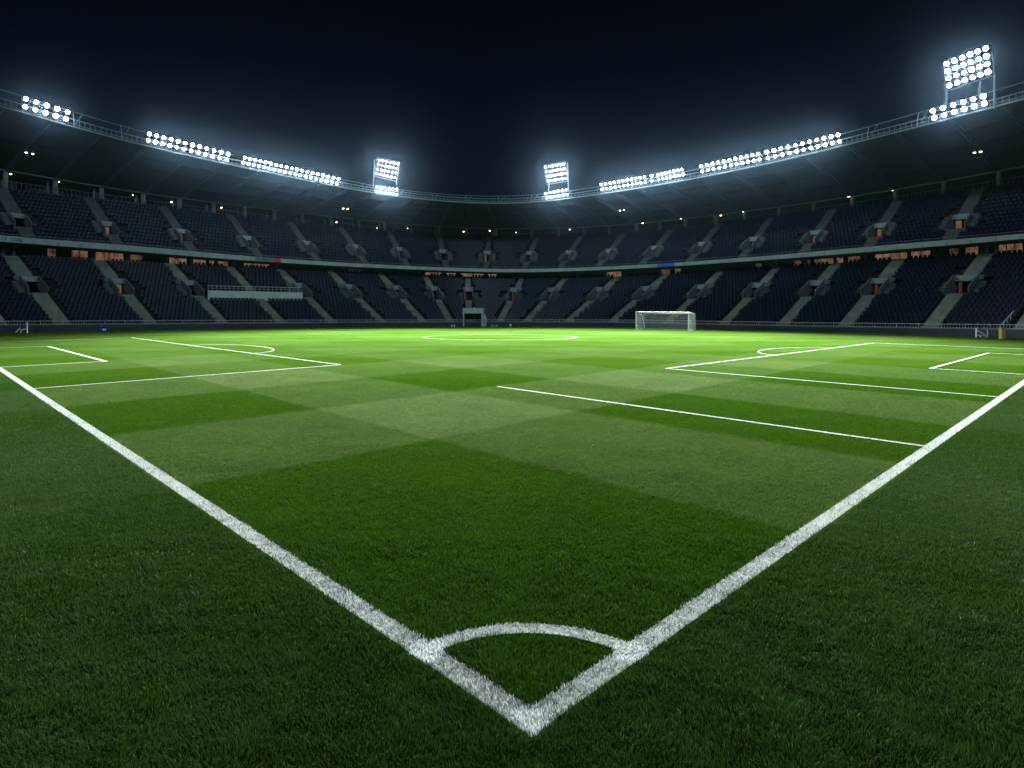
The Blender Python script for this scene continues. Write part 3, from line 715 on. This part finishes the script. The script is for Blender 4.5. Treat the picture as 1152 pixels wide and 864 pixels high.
# signs hung on the balcony fascia
def sign(x0, x1, mat, label, glyph, gm_, name='banner', cat='banner'):
    mb = MB(); gl = MB(); ua, ub = u_at(x0, 11.9), u_at(x1, 11.9); k = 4
    c = P((ua + ub) / 2, 11.88, fb((ua + ub) / 2))
    for i in range(k):
        a = ua + (ub - ua) * i / k; b = ua + (ub - ua) * (i + 1) / k
        mb.hexa([P(a, 11.86, fb(a) - .02), P(b, 11.86, fb(b) - .02), P(b, 11.91, fb(b) - .02), P(a, 11.91, fb(a) - .02), P(a, 11.81, ft(a) + .02), P(b, 11.81, ft(b) + .02), P(b, 11.90, ft(b) + .02), P(a, 11.90, ft(a) + .02)])
    root = mb.build(name, mat, None, loc=c); tag(root, label, cat); ROOT_POS[root.name] = Vector(c)
    hgt = ft(ua) - fb(ua)
    n = len(glyph)
    for i, g_ in enumerate(glyph):
        u = ua + (ub - ua) * (i + .7) / (n + .6); t = tang(u, 11.8); a = P(u, 11.78, fb(u) + hgt * .22)
        if g_ == ' ': continue
        w = (P(ub, 11.8, 0) - P(ua, 11.8, 0)).length / (n + .6) * .62; hh = hgt * .56; q = w * .24
        dvv = dirn(u) * .02
        box = lambda x, z, ww, zz: gl.obox(a + t * x + Vector((0, 0, z)), t * ww, dvv, Vector((0, 0, zz)))
        if g_ in 'CEG': box(0, 0, q, hh); box(q, hh - q, w - q, q); box(q, 0, w - q, q)
        if g_ == 'E': box(q, hh * .42, w * .6, q)
        if g_ == 'G': box(w - q, q, q, hh * .3)
        if g_ in 'OD': box(0, 0, q, hh); box(w - q, 0, q, hh); box(q, hh - q, w - 2*q, q); box(q, 0, w - 2*q, q)
        if g_ == 'I': box(w * .3, 0, q, hh)
        if g_ in 'NH': box(0, 0, q, hh); box(w - q, 0, q, hh); box(q, hh * .42, w - 2*q, q)
        if g_ == 'X': box(0, 0, w, hh)
    gl.build('lettering', gm_, root)
    return root
sign(740.5, 758.5, M['blue'], 'bright blue banner on the pale balcony edge of the far right stand', 'GEOHNEN', plain('sky blue lettering', (.10, .30, .62)))
sign(287.5, 307, M['bluegrey'], 'blue grey banner beside the red one on the balcony edge', 'OI EICEI', M['ink'])
sign(308, 315.5, M['redm'], 'small red banner on the balcony edge of the left stand', 'X', plain('dull red', (.62, .06, .09)))
sign(-4, 25, plain('weathered banner', (.30, .40, .43), .6), 'faded grey banner on the balcony edge at the far left', 'EIO CEOO', M['ink'])

# ------------------------------------------------------------------ perimeter wall and railing
W = thing('perimeter_wall', 'low dark navy board wall round the edge of the pitch', 'wall', P(300, 0, 0))
mb = MB()
for a, b in zip(us[:-1], us[1:]):
    z0a, z0b = zk('wall', a) - .07, zk('wall', b) - .07
    mb.hexa([P(a, 0, -.1), P(b, 0, -.1), P(b, .25, -.1), P(a, .25, -.1), P(a, 0, z0a), P(b, 0, z0b), P(b, .25, z0b), P(a, .25, z0a)])
mb.build('board', M['wall'], W)
mb = MB()
for a, b in zip(us[:-1], us[1:]):
    z0a, z0b = zk('wall', a) - .068, zk('wall', b) - .068
    mb.hexa([P(a, -.04, z0a), P(b, -.04, z0b), P(b, .29, z0b), P(a, .29, z0a), P(a, -.04, z0a + .07), P(b, -.04, z0b + .07), P(b, .29, z0b + .07), P(a, .29, z0a + .07)])
mb.build('coping', M['wallcap'], W)
mb = MB(); u = U0
while u < U1:
    mu = metre_u(u, 0); z = zk('wall', u); mb.obox(P(u, -.02, .02), tang(u) * .03, dirn(u) * .03, Vector((0, 0, z - .12))); u += 2.4 * mu
mb.build('panel_joints', M['ink'], W)
RL = thing('perimeter_railing', 'grey steel railing with many uprights on top of the navy wall', 'railing', P(300, .1, 1))
mb = MB(); u = U0; k = 0
rh = spline([-250, 0, 300, 576, 800, 1152, 1400], [.48, .46, .40, .30, .42, .46, .48])
while u < U1:
    mu = metre_u(u, 0); un = u + .28 * mu; z = zk('wall', u); zn = zk('wall', un)
    mb.tube([P(u, .1, z), P(u, .1, z + rh(u))], .035 if k % 8 == 0 else .013, 4, caps=False)
    u = un; k += 1
mb.tube([P(u, .1, zk('wall', u) + .07) for u in us], .02, 4); mb.build('baluster_panel', M['rail'], RL)
mb = MB(); mb.tube([P(u, .1, zk('wall', u) + rh(u)) for u in us], .035, 5); mb.build('top_rail', M['rail'], RL)

# ------------------------------------------------------------------ floodlights
AIM = Vector((19, 21, 0))
lamp_proto = None
def lamp_meshes():
    b = MB(); b.lathe([(.12, -.34), (.17, -.30), (.20, -.10), (.23, 0), (.25, .02), (.25, .05), (.21, .05)], 14)
    b.obox((-.05, -.36, -.18), (.1, 0, 0), (0, .18, 0), (0, 0, .06))
    for k in range(4): b.obox((-.02, -.02 , -.44 + .0), (.04, 0, 0), (0, .04, 0), (0, 0, .12))
    l = MB(); l.lathe([(.235, .055), (.225, .10), (.17, .16), (.09, .195), (.02, .20)], 14)
    return b, l
def make_lamp(parent, p, sc=1.0):
    global lamp_proto
    q = (AIM - p).to_track_quat('Z', 'Y')
    if lamp_proto is None:
        b, l = lamp_meshes(); bo = b.build('lamp', M['lamp_body']); lo = l.build('lens', M['lens'], smooth=True); lamp_proto = (bo, lo)
    else:
        bo = lamp_proto[0].copy(); lo = lamp_proto[1].copy(); col.objects.link(bo); col.objects.link(lo)
    bo.parent = parent; bo.matrix_parent_inverse = Matrix.Translation(-ROOT_POS[parent.name])
    sc *= random.uniform(.9, 1.12); bo.scale = (sc, sc, sc); bo.location = p; bo.rotation_mode = 'QUATERNION'; bo.rotation_quaternion = q
    lo.parent = bo; lo.matrix_parent_inverse = Matrix(); lo.location = (0, 0, 0)
    return bo
SPOT_W = 41000.0; GLOW_W = 330.0
def make_spot(parent, p, power, aim=AIM):
    ld = bpy.data.lights.new('floodlight_beam', 'SPOT'); ld.energy = power; ld.color = (.95, .98, 1.0); ld.spot_size = R(95); ld.spot_blend = 1.0; ld.shadow_soft_size = .12
    o = bpy.data.objects.new('floodlight_beam', ld); col.objects.link(o); o.parent = parent; o.matrix_parent_inverse = Matrix.Translation(-ROOT_POS[parent.name])
    o.location = p; o.rotation_mode = 'QUATERNION'; o.rotation_quaternion = (aim - p).to_track_quat('-Z', 'Y')
    ld = bpy.data.lights.new('floodlight_spill', 'POINT'); ld.energy = power * GLOW_W / SPOT_W; ld.color = (.72, .88, 1.0); ld.shadow_soft_size = .12
    o = bpy.data.objects.new('floodlight_spill', ld); col.objects.link(o); o.parent = parent; o.matrix_parent_inverse = Matrix.Translation(-ROOT_POS[parent.name]); o.location = p
def grid_pts(xa, ya, xb, yb, xc, yc, xd, yd, cols, rows, s):
    """lamps between top row a-b and bottom row c-d, surveyed at depth s"""
    out = []
    for r in range(rows):
        fr = r / (rows - 1) if rows > 1 else 0; row = []
        for c_ in range(cols):
            fc = c_ / (cols - 1) if cols > 1 else 0
            x = (xa + (xb - xa) * fc) * (1 - fr) + (xc + (xd - xc) * fc) * fr; y = (ya + (yb - ya) * fc) * (1 - fr) + (yc + (yd - yc) * fc) * fr
            u = u_at(x, s); row.append(P(u, s, z_at(u, s, y)))
        out.append(row)
    return out
def bank(label, grids, poles=(), name='floodlight_bank', cat='floodlights', group='floodlight banks on the roof rim', share=3, sc=.85):
    allp = [grid_pts(*g, 8.3) for g in grids]
    c = allp[-1][-1][len(allp[-1][-1]) // 2]; root = thing(name, label, cat, c, group)
    mb = MB()
    for g in allp:
        cen = sum((p for row in g for p in row), Vector()) / sum(len(r) for r in g)
        bk = (cen - AIM); bk.z = 0; bk = bk.normalized() * .42
        for row in g: mb.tube([p + bk for p in ([row[0] + (row[0]-row[1])*.35] + row + [row[-1] + (row[-1]-row[-2])*.35] if len(row) > 1 else [row[0] - Vector((.2, .2, 0)), row[0]])], .05, 5)
        for ci in range(0, len(g[0]), 2 if len(g[0]) > 4 else 1):
            top = g[0][ci] + bk + Vector((0, 0, .35)); bot = g[-1][ci] + bk - Vector((0, 0, .45)); mb.tube([top, bot], .04, 4)
        if len(g) > 2:
            ed = [g[0][0] + (g[0][0]-g[0][1])*.6, g[0][-1] + (g[0][-1]-g[0][-2])*.6, g[-1][-1] + (g[-1][-1]-g[-1][-2])*.6, g[-1][0] + (g[-1][0]-g[-1][1])*.6]
            ed = [e + bk for e in ed]; ed[0].z += .45; ed[1].z += .45; ed[2].z -= .45; ed[3].z -= .45
            for i in range(4): mb.tube([ed[i], ed[(i+1) % 4]], .055, 5)
    mb.build('frame', M['lampframe'], root)
    for (x0, y0, x1, y1) in poles:
        u0, u1 = u_at(x0, 8.75), u_at(x1, 8.75); mb = MB(); mb.tube([P(u0, 8.75, z_at(u0, 8.75, y0)), P(u1, 8.75, z_at(u1, 8.75, y1))], .085, 6); mb.build('pole', M['rimsteel'], root)
    for g in allp:
        flat = [p for row in g for p in row]
        for p in flat: make_lamp(root, p, sc)
        ncol = len(g[0]); step = share if len(g) <= 2 else 3
        for ci in range(0, ncol, step):
            grp = [row[c2] for row in g for c2 in range(ci, min(ci + step, ncol))]
            p = sum(grp, Vector()) / len(grp); p = p + (AIM - p).normalized() * .55
            make_spot(root, p, SPOT_W * len(grp) / 6)
    return root
bank('short bank of ten floodlights on the roof rim at the far left', [(29, 111, 76, 126, 28.3, 120, 74, 133.6, 5, 2)], sc=1.15)
bank('long two row floodlight bank on the left roof rim, nearer and left of the gap', [(168.2, 150.6, 256.8, 173.4, 166.9, 157.8, 255.2, 179.5, 12, 2)], sc=.95)
bank('longest two row floodlight bank on the left roof rim, right of the gap', [(275.4, 177.3, 380.9, 201.2, 273.7, 183, 379, 206.6, 19, 2)], sc=.75)
bank('two row floodlight bank on the right roof rim nearest the far middle', [(676.4, 207.6, 725, 199, 677.5, 213, 726, 204.8, 11, 2), (733.3, 197.7, 733.4, 197.7, 733.3, 203.3, 733.4, 203.3, 1, 2)], sc=.66)
bank('short seven column floodlight bank between two longer ones on the right roof rim', [(739.7, 196.4, 767, 190.7, 740.6, 201.8, 768.6, 196.4, 7, 2)], sc=.68)
bank('two row floodlight bank on the right roof rim just right of the cable gap', [(788.6, 186.8, 853, 173, 790, 192.6, 854.5, 179.2, 11, 2)], sc=.78)
bank('two row floodlight bank ending at the brightest lamps of the right roof rim', [(862.6, 171, 943, 151.6, 864, 177.6, 944.6, 159, 11, 2)], sc=.88)
bank('small raised floodlight panel above a double row on the rim, left of the middle', [(424, 210, 446.5, 213, 423.7, 215.3, 446, 218.7, 6, 2), (426.5, 180.3, 447.5, 184.2, 424, 195.3, 444.2, 199.8, 6, 4)],
     [(421, 180, 420, 210), (446, 200, 446, 208)], 'floodlight_tower', 'floodlight tower', 'raised floodlight panels on the roof', sc=.55)
bank('small raised floodlight panel above a double row on the rim, right of the middle', [(614, 217.5, 637, 213, 615.3, 222.8, 638, 218.5, 6, 2), (613.8, 188, 634, 184.6, 617.2, 203.6, 636.3, 200.4, 6, 4)],
     [(638.5, 183, 639.5, 214), (618, 204, 617, 215)], 'floodlight_tower', 'floodlight tower', 'raised floodlight panels on the roof', sc=.55)
bank('large raised floodlight panel above a double row on the rim at the far right', [(1049.7, 124.5, 1106.5, 108, 1051.3, 132.5, 1107.5, 116.3, 6, 2), (1064.9, 71.6, 1109, 54.2, 1068.3, 96, 1111.6, 80.8, 6, 4)],
     [(1065.3, 99, 1064, 122), (1102.8, 92, 1101.5, 108), (1118.8, 82, 1118.6, 122)], 'floodlight_tower', 'floodlight tower', 'raised floodlight panels on the roof', share=2, sc=1.1)

# small warm lamps under the roof --------------------------------------------
ORD = ['first', 'second', 'third', 'fourth', 'fifth', 'sixth', 'seventh', 'eighth', 'ninth', 'tenth', 'eleventh', 'twelfth', 'thirteenth', 'fourteenth', 'fifteenth', 'sixteenth', 'seventeenth', 'eighteenth', 'nineteenth', 'twentieth', 'twenty-first']
def downlight(x, y, s, r, label, group):
    u = u_at(x, s); p = P(u, s, z_at(u, s, y)); root = thing('ceiling_lamp', label, 'lamp', p, group)
    mb = MB(); mb.lathe([(r * .9, .16), (r * 1.1, .10), (r * 1.15, 0), (r * 1.0, -.02)][::-1], 10, at=p); mb.tube([p + Vector((0, 0, .15)), p + Vector((0, 0, .5))], .03, 5); mb.build('housing', M['lamp_body'], root)
    mb = MB(); mb.lathe([(r * .95, -.02), (r * .8, -r * .55), (r * .3, -r * .8)][::-1], 10, at=p); mb.build('glass', M['warmlamp'], root, smooth=True)
for i, (x, y) in enumerate([(12, 195.4), (66.5, 204.4), (149.5, 219.3), (193, 226.9), (249, 233.3), (378.5, 249.7), (424, 256.3), (458.5, 256.6), (521.6, 260.2), (551, 259.2), (580.5, 261.2), (641, 257.9), (723, 250.8), (766.5, 245.7), (811, 242), (836, 238), (955, 221), (1004, 214)]):
    dim = i in (1, 2, 6, 7, 10, 15, 17)
    downlight(x, y, 22.0, .11 if dim else .17, 'small warm lamp under the eaves beam, %s from the left end' % ORD[i], 'small lamps along the back of the roof')
for side_, xs_ in (('far left', ((29.5, 171.3), (36.8, 172.8))), ('left of the middle', ((386.2, 234.2), (391, 235))), ('right of the middle', ((697.5, 236.6), (702, 236))), ('far right', ((1096.3, 171.3), (1103.2, 170.3)))):
    for k, (x, y) in enumerate(xs_):
        s = 15.5
        downlight(x, y, s, .17, 'warm roof lamp, %s one of the pair at the %s' % (('left', 'right')[k], side_), 'paired lamps on the roof underside')

# ------------------------------------------------------------------ goal
def strut(mb, a, b, r, n=6): mb.tube([a, b], r, n)
A = world(16.75, 83.5); B = world(22.7, 79.6); back = (world(18.6, 86.6) - A)
g = thing('football_goal', 'full size white football goal with a net before the navy wall', 'goal', A)
up = Vector((0, 0, 2.42))
for p in (A, B): mb = MB(); mb.tube([p, p + up], .06, 8); mb.build('post', M['white'], g)
mb = MB(); mb.tube([A + up, B + up], .055, 8); mb.build('crossbar', M['white'], g)
for p in (A, B):
    mb = MB(); q = [p + up, p + up * .99 + back * .30, p + up * .80 + back * .62, p + up * .42 + back * .86, p + back]; mb.tube(q, .045, 6); mb.build('stanchion', M['white'], g)
mb = MB(); mb.tube([A + back, B + back], .04, 6); mb.tube([A, A + back], .04, 6); mb.tube([B, B + back], .04, 6); mb.build('ground_frame', M['white'], g)
mb = MB(); na, nb = 44, 22
prof = [Vector((0, 0, 2.40)), Vector((0, 0, 2.38)) + back * .30, Vector((0, 0, 2.32)) + back * .62, Vector((0, 0, 2.2)) + back * .97, Vector((0, 0, 1.2)) + back * .985, back + Vector((0, 0, .02))]
def along(t):
    L = [(prof[i+1] - prof[i]).length for i in range(len(prof)-1)]; T = sum(L) * t
    for i, l in enumerate(L):
        if T <= l or i == len(L) - 1: return prof[i] + (prof[i+1] - prof[i]) * min(1, T / l)
        T -= l
for i in range(na + 1):
    o_ = A + (B - A) * i / na; mb.tube([o_ + along(t / 9) for t in range(10)], .0095, 3, caps=False)
for j in range(nb + 1):
    p_ = along(j / nb); mb.tube([A + p_ + Vector((0, 0, -.05 * math.sin(0))), (A + B) / 2 + p_ - Vector((0, 0, .05)), B + p_], .0095, 3, caps=False)
for e in (A, B):
    for i in range(1, 13):
        f_ = i / 13; mb.tube([e + back * f_ + Vector((0, 0, .02)), e + back * f_ + Vector((0, 0, 2.30 - .1 * f_))], .0095, 3, caps=False)
    for j in range(1, 15):
        z = 2.3 * j / 15; mb.tube([e + Vector((0, 0, z)), e + back * .98 + Vector((0, 0, z * .96))], .0095, 3, caps=False)
mb.build('net', M['net'], g)

# ------------------------------------------------------------------ players' tunnel
def tunnel():
    D0 = 94.3; xl = (520.8 - CX) / F * D0; xr = (543.0 - CX) / F * D0; zt = H + (YH - 346.8) * D0 / F; zi = H + (YH - 352.6) * D0 / F
    root = thing('player_tunnel', 'boxy pale framed tunnel mouth with a dark opening below the far stand', 'tunnel', world((xl + xr) / 2, D0))
    vx = (world(1, 0) - world(0, 0)); vd = (world(0, 1) - world(0, 0)); vz = Vector((0, 0, 1)); dep = vd * 4.5
    # front portal splayed inward
    f1 = .0; o = world(xl, D0)
    mb = MB(); mb.obox(o, vx * .20, dep, vz * (zt - .02)); mb.build('side_wall', M['palesteel'], root)
    mb = MB(); o2 = world(xr - .2, D0); mb.obox(o2, vx * .20, dep, vz * (zt - .02)); mb.build('side_wall', M['palesteel'], root)
    mb = MB(); o3 = world(xl - .06, D0 - .08); o3.z = zi; mb.hexa([o3, o3 + vx * (xr - xl + .12), o3 + vx * (xr - xl + .12) + dep, o3 + dep] + [q + vz * (zt - zi) for q in (o3, o3 + vx * (xr - xl + .12), o3 + vx * (xr - xl + .12) + dep, o3 + dep)]); mb.build('roof_slab', M['palesteel'], root)
    # low cover panel sloping out on the right
    a = world(xr + .002, D0); mb = MB()
    tri = [a, a + vx * .62 + vd * 1.5, a + vz * (zt - .03), a + vd * 1.5 + vx * .62 + vz * .95]
    mb.face([tri[0], tri[1], tri[3], tri[2]]); mb.face([tri[1], tri[3], a + vd * 4.4 + vx * .56 + vz * .9, a + vd * 4.4 + vx * .56]); mb.build('sloping_panel', M['palesteel'], root)
    mb = MB(); c_ = world(xl + .2, D0 + 2.2); mb.obox(c_, vx * (xr - xl - .4), vd * .1, vz * (zi - .002)); mb.build('back_panel', M['black'], root)
    mb = MB(); c_ = world((xl + xr) / 2 + .0, D0 + 1.9); mb.obox(c_, vx * .22, vd * .08, vz * 2.0); mb.build('door', M['rust'], root)
tunnel()

# ------------------------------------------------------------------ small things by the wall
def training_goal(x, y, px_w, label, mirror=1, mesh=True):
    p = gnd(x, y); D = H * F / (y - YH); k = D / F; vx = RT3 * mirror; vd = FW3; vz = Vector((0, 0, 1))
    root = thing('training_goal', label, 'goal', p)
    return root, p, k, vx, vd, vz
RT3 = Vector((RT[0], RT[1], 0)); FW3 = Vector((FW[0], FW[1], 0)); VZ = Vector((0, 0, 1))
p = gnd(30.6, 374.6); k = (H * F / (374.6 - YH)) / F
g = thing('training_goal', 'small white training goal side frame standing by the wall at the far left', 'goal', p)
mb = MB(); mb.tube([p, p + VZ * 12.6 * k], .07, 6); mb.build('post', M['white'], g)
mb = MB(); mb.tube([p + VZ * 4.4 * k, p - RT3 * 3.8 * k + VZ * 4.2 * k, p - RT3 * 6.4 * k + VZ * 3.0 * k, p - RT3 * 7.4 * k + VZ * .2 * k], .075, 6); mb.tube([p - RT3 * 6.4 * k + VZ * 3.0 * k, p - RT3 * 9.2 * k + VZ * 4.4 * k, p - RT3 * 12.8 * k + VZ * .6 * k], .075, 6); mb.tube([p - RT3 * 9.0 * k + VZ * 4.2 * k, p - RT3 * 8.0 * k + VZ * 6.3 * k], .05, 6); mb.build('folded_legs', M['white'], g)
mb = MB()
for i in range(9):
    mb.tube([p + VZ * (5.0 + i * .9) * k, p - RT3 * 8 * k + VZ * (5.0 + i * .85) * k + FW3 * .4], .012, 3); mb.tube([p - RT3 * i * k + VZ * 5 * k, p - RT3 * i * k + VZ * 12 * k], .012, 3)
mb.build('net', plain('dark net', (.05, .09, .13), .8), g)

p = gnd(1098.3, 379.8); k = (H * F / (379.8 - YH)) / F
g = thing('training_goal', 'small white folded training goal with a slanting bar by the right wall', 'goal', p)
for dx in (0, 12.6):
    mb = MB(); q = p + RT3 * dx * k; mb.tube([q, q + VZ * (11 if dx == 0 else 9.5) * k], .07 if dx == 0 else .035, 6); mb.build('post', M['white'], g)
mb = MB(); mb.tube([p + VZ * 8.2 * k, p + RT3 * 5 * k + VZ * 6 * k, p + RT3 * 10.8 * k + VZ * 2.2 * k], .07, 6); mb.tube([p + RT3 * 10.8 * k + VZ * 2.2 * k, p + RT3 * 10.2 * k], .06, 6); mb.build('slanting_bar', M['white'], g)
mb = MB(); mb.tube([p + VZ * .3, p + RT3 * 12.6 * k + VZ * .12], .045, 6); mb.build('ground_bar', M['white'], g)
def ball(p, r, name, label, cat, mat):
    mb = MB(); mb.lathe([(r * math.sin(math.pi * i / 10) + .001, r - r * math.cos(math.pi * i / 10)) for i in range(11)], 16, at=p); o = mb.build(name, mat, None, smooth=True, loc=p); tag(o, label, cat); return o
def pattern_ball():
    m, nt, out = new_mat('football leather'); g = nd(nt, 'ShaderNodeTexCoord'); v = nd(nt, 'ShaderNodeTexVoronoi'); v.inputs['Scale'].default_value = 6
    nt.links.new(g.outputs['Object'], v.inputs['Vector']); k = mathn(nt, 'LESS_THAN', v.outputs['Distance'], .28); b = nd(nt, 'ShaderNodeBsdfPrincipled')
    nt.links.new(mixc(nt, k, (.8, .82, .82), (.35, .38, .4)), b.inputs['Base Color']); b.inputs['Roughness'].default_value = .35; nt.links.new(b.outputs[0], out.inputs[0]); return m
M['ballm'] = pattern_ball()
ball(gnd(1103.2, 379.7), .10, 'football', 'white football lying under the slanting bar of the training goal', 'ball', M['ballm'])
ball(gnd(574.2, 367.35), .19, 'football', 'white football on the grass right of the tunnel mouth', 'ball', M['ballm'])
for i, (x, hh, lab) in enumerate([(508.4, .26, 'shorter white marker cone left of the tunnel mouth'), (511.3, .33, 'taller white marker cone left of the tunnel mouth'), (553.6, .25, 'small pale marker cone nearest the right side of the tunnel'), (556.4, .20, 'lowest pale marker cone, middle of the three right of the tunnel'), (559.2, .36, 'tallest pale marker cone right of the tunnel mouth')]):
    p = gnd(x, 367.45); mb = MB(); mb.lathe([(.17, 0), (.17, .03), (.10, .035), (.03, hh), (.012, hh + .01)], 12, at=p); o = mb.build('marker_cone', M['white'] if i < 2 else M['parapet'], None, loc=p); tag(o, lab, 'cone', 'marker cones beside the tunnel')
# blue kit box
p = gnd(112.9, 372.9); k = (H * F / (372.9 - YH)) / F
g = thing('kit_box', 'blue kit box with a white patch and a tall edge against the left wall', 'box', p)
mb = MB(); mb.obox(p, RT3 * .9 * k, FW3 * .3, VZ * 8.2 * k); mb.build('post', plain('bright blue post', (.02, .14, .75), .4), g)
mb = MB(); mb.obox(p + RT3 * .92 * k + FW3 * .02, RT3 * 5.6 * k, FW3 * .55, VZ * 5.6 * k); mb.build('body', plain('deep blue plastic', (.008, .03, .22), .4), g)
mb = MB(); c_ = p + RT3 * 3.6 * k + VZ * 2.1 * k - FW3 * .01
mb.face([c_ + RT3 * 1.5 * k * math.cos(a) + VZ * 1.3 * k * math.sin(a) for a in [2 * math.pi * i / 14 for i in range(14)]]); mb.build('patch', M['white'], g)
mb = MB(); mb.obox(p + RT3 * 5.7 * k + VZ * .9 * k - FW3 * .05, RT3 * .8 * k, FW3 * .045, VZ * 2.7 * k); mb.build('handle', M['white'], g)
# gate post and stair handrail at the right edge
p = gnd(1127, 381.4); k = (H * F / (381.4 - YH)) / F
g = thing('gate_post', 'square ochre gate post in the navy wall at the right', 'post', p)
mb = MB(); mb.obox(p, RT3 * 4.6 * k, FW3 * .4, VZ * 12.4 * k); mb.build('shaft', M['ochre'], g)
mb = MB(); mb.obox(p - RT3 * .04 - FW3 * .04 + VZ * (12.4 * k + .002), RT3 * (4.6 * k + .08), FW3 * .48, VZ * .06); mb.build('cap', M['wallcap'], g)
g = thing('stair_handrail', 'grey handrail climbing from the ochre gate post into the right stand', 'handrail', p)
q0 = p + RT3 * 1 * k + VZ * 12.8 * k + FW3 * .3
pts = [q0, q0 + VZ * 2.6 * k, q0 + RT3 * 12 * k + VZ * 8.6 * k + FW3 * .6, q0 + RT3 * 30 * k + VZ * 19 * k + FW3 * 1.6]
mb = MB(); mb.tube(pts, .045, 6); mb.build('rail', M['rail'], g)
for t in (.25, .5, .75):
    a = pts[1].lerp(pts[3], t); mb = MB(); mb.tube([a - VZ * (6.0 * k), a], .03, 5); mb.build('baluster', M['rail'], g)

# ------------------------------------------------------------------ night haze
mb = MB(); mb.obox((-14, -14, -1.0), (150, 0, 0), (0, 150, 0), (0, 0, 62)); 
c0 = Vector((0, 0, 0))
m, nt, out = new_mat('night haze'); vs = nd(nt, 'ShaderNodeVolumeScatter'); vs.inputs['Color'].default_value = (.42, .70, 1.0, 1); HAZE = 0.0000145
vs.inputs['Density'].default_value = HAZE; vs.inputs['Anisotropy'].default_value = 0.962
nt.links.new(vs.outputs[0], out.inputs['Volume'])
hz = MB()
def wc(X, D, z): return world(X, D, z)
hz.hexa([wc(-120, -12, -1), wc(120, -12, -1), wc(120, 150, -1), wc(-120, 150, -1), wc(-120, -12, 70), wc(120, -12, 70), wc(120, 150, 70), wc(-120, 150, 70)])
o = hz.build('haze', m); tag(o, kind='structure')

# ------------------------------------------------------------------ world, added fill light, camera
w = bpy.data.worlds.new('World'); scene.world = w; w.use_nodes = True; nt = w.node_tree; nt.nodes.clear()
out = nt.nodes.new('ShaderNodeOutputWorld'); bg = nt.nodes.new('ShaderNodeBackground'); tc = nt.nodes.new('ShaderNodeTexCoord'); sp = nt.nodes.new('ShaderNodeSeparateXYZ')
nt.links.new(tc.outputs['Generated'], sp.inputs[0]); cr = nt.nodes.new('ShaderNodeValToRGB'); nt.links.new(sp.outputs[2], cr.inputs[0])
cr.color_ramp.elements[0].position = 0.0; cr.color_ramp.elements[0].color = (.0012, .0034, .0095, 1)
cr.color_ramp.elements[1].position = .55; cr.color_ramp.elements[1].color = (.0005, .0010, .0034, 1)
nt.links.new(cr.outputs[0], bg.inputs[0]); bg.inputs[1].default_value = 1.0; nt.links.new(bg.outputs[0], out.inputs[0])
sl = bpy.data.lights.new('fill_light', 'SUN'); sl.energy = 0.66; sl.angle = R(4); sl.color = (.60, .80, 1.0)  # added fill from behind the camera to brighten seats, fascia and goal
so = bpy.data.objects.new('fill_light', sl); col.objects.link(so); so.location = (0, 0, 80)
md = Vector((FW[0], FW[1], -math.tan(R(24)))); so.rotation_mode = 'QUATERNION'; so.rotation_quaternion = md.to_track_quat('-Z', 'Y')

cam = bpy.data.cameras.new('camera'); co = bpy.data.objects.new('camera', cam); col.objects.link(co); scene.camera = co
co.location = (EYE[0], EYE[1], H); co.rotation_euler = (R(90), 0, TH - R(90))
cam.sensor_width = 36; cam.lens = 36 * F / 1152; cam.shift_y = -(432 - YH) / 1152; cam.clip_start = .1; cam.clip_end = 1000
scene.view_settings.view_transform = 'Standard'; scene.view_settings.look = 'None'; scene.view_settings.exposure = 0; scene.view_settings.gamma = 1
cy = scene.cycles; cy.use_denoising = True; cy.max_bounces = 5; cy.diffuse_bounces = 2; cy.glossy_bounces = 2; cy.transmission_bounces = 3; cy.volume_bounces = 0; cy.transparent_max_bounces = 4
cy.sample_clamp_indirect = 2.0; cy.sample_clamp_direct = 0; cy.use_light_tree = True; cy.caustics_reflective = False; cy.caustics_refractive = False
cy.volume_step_rate = 4
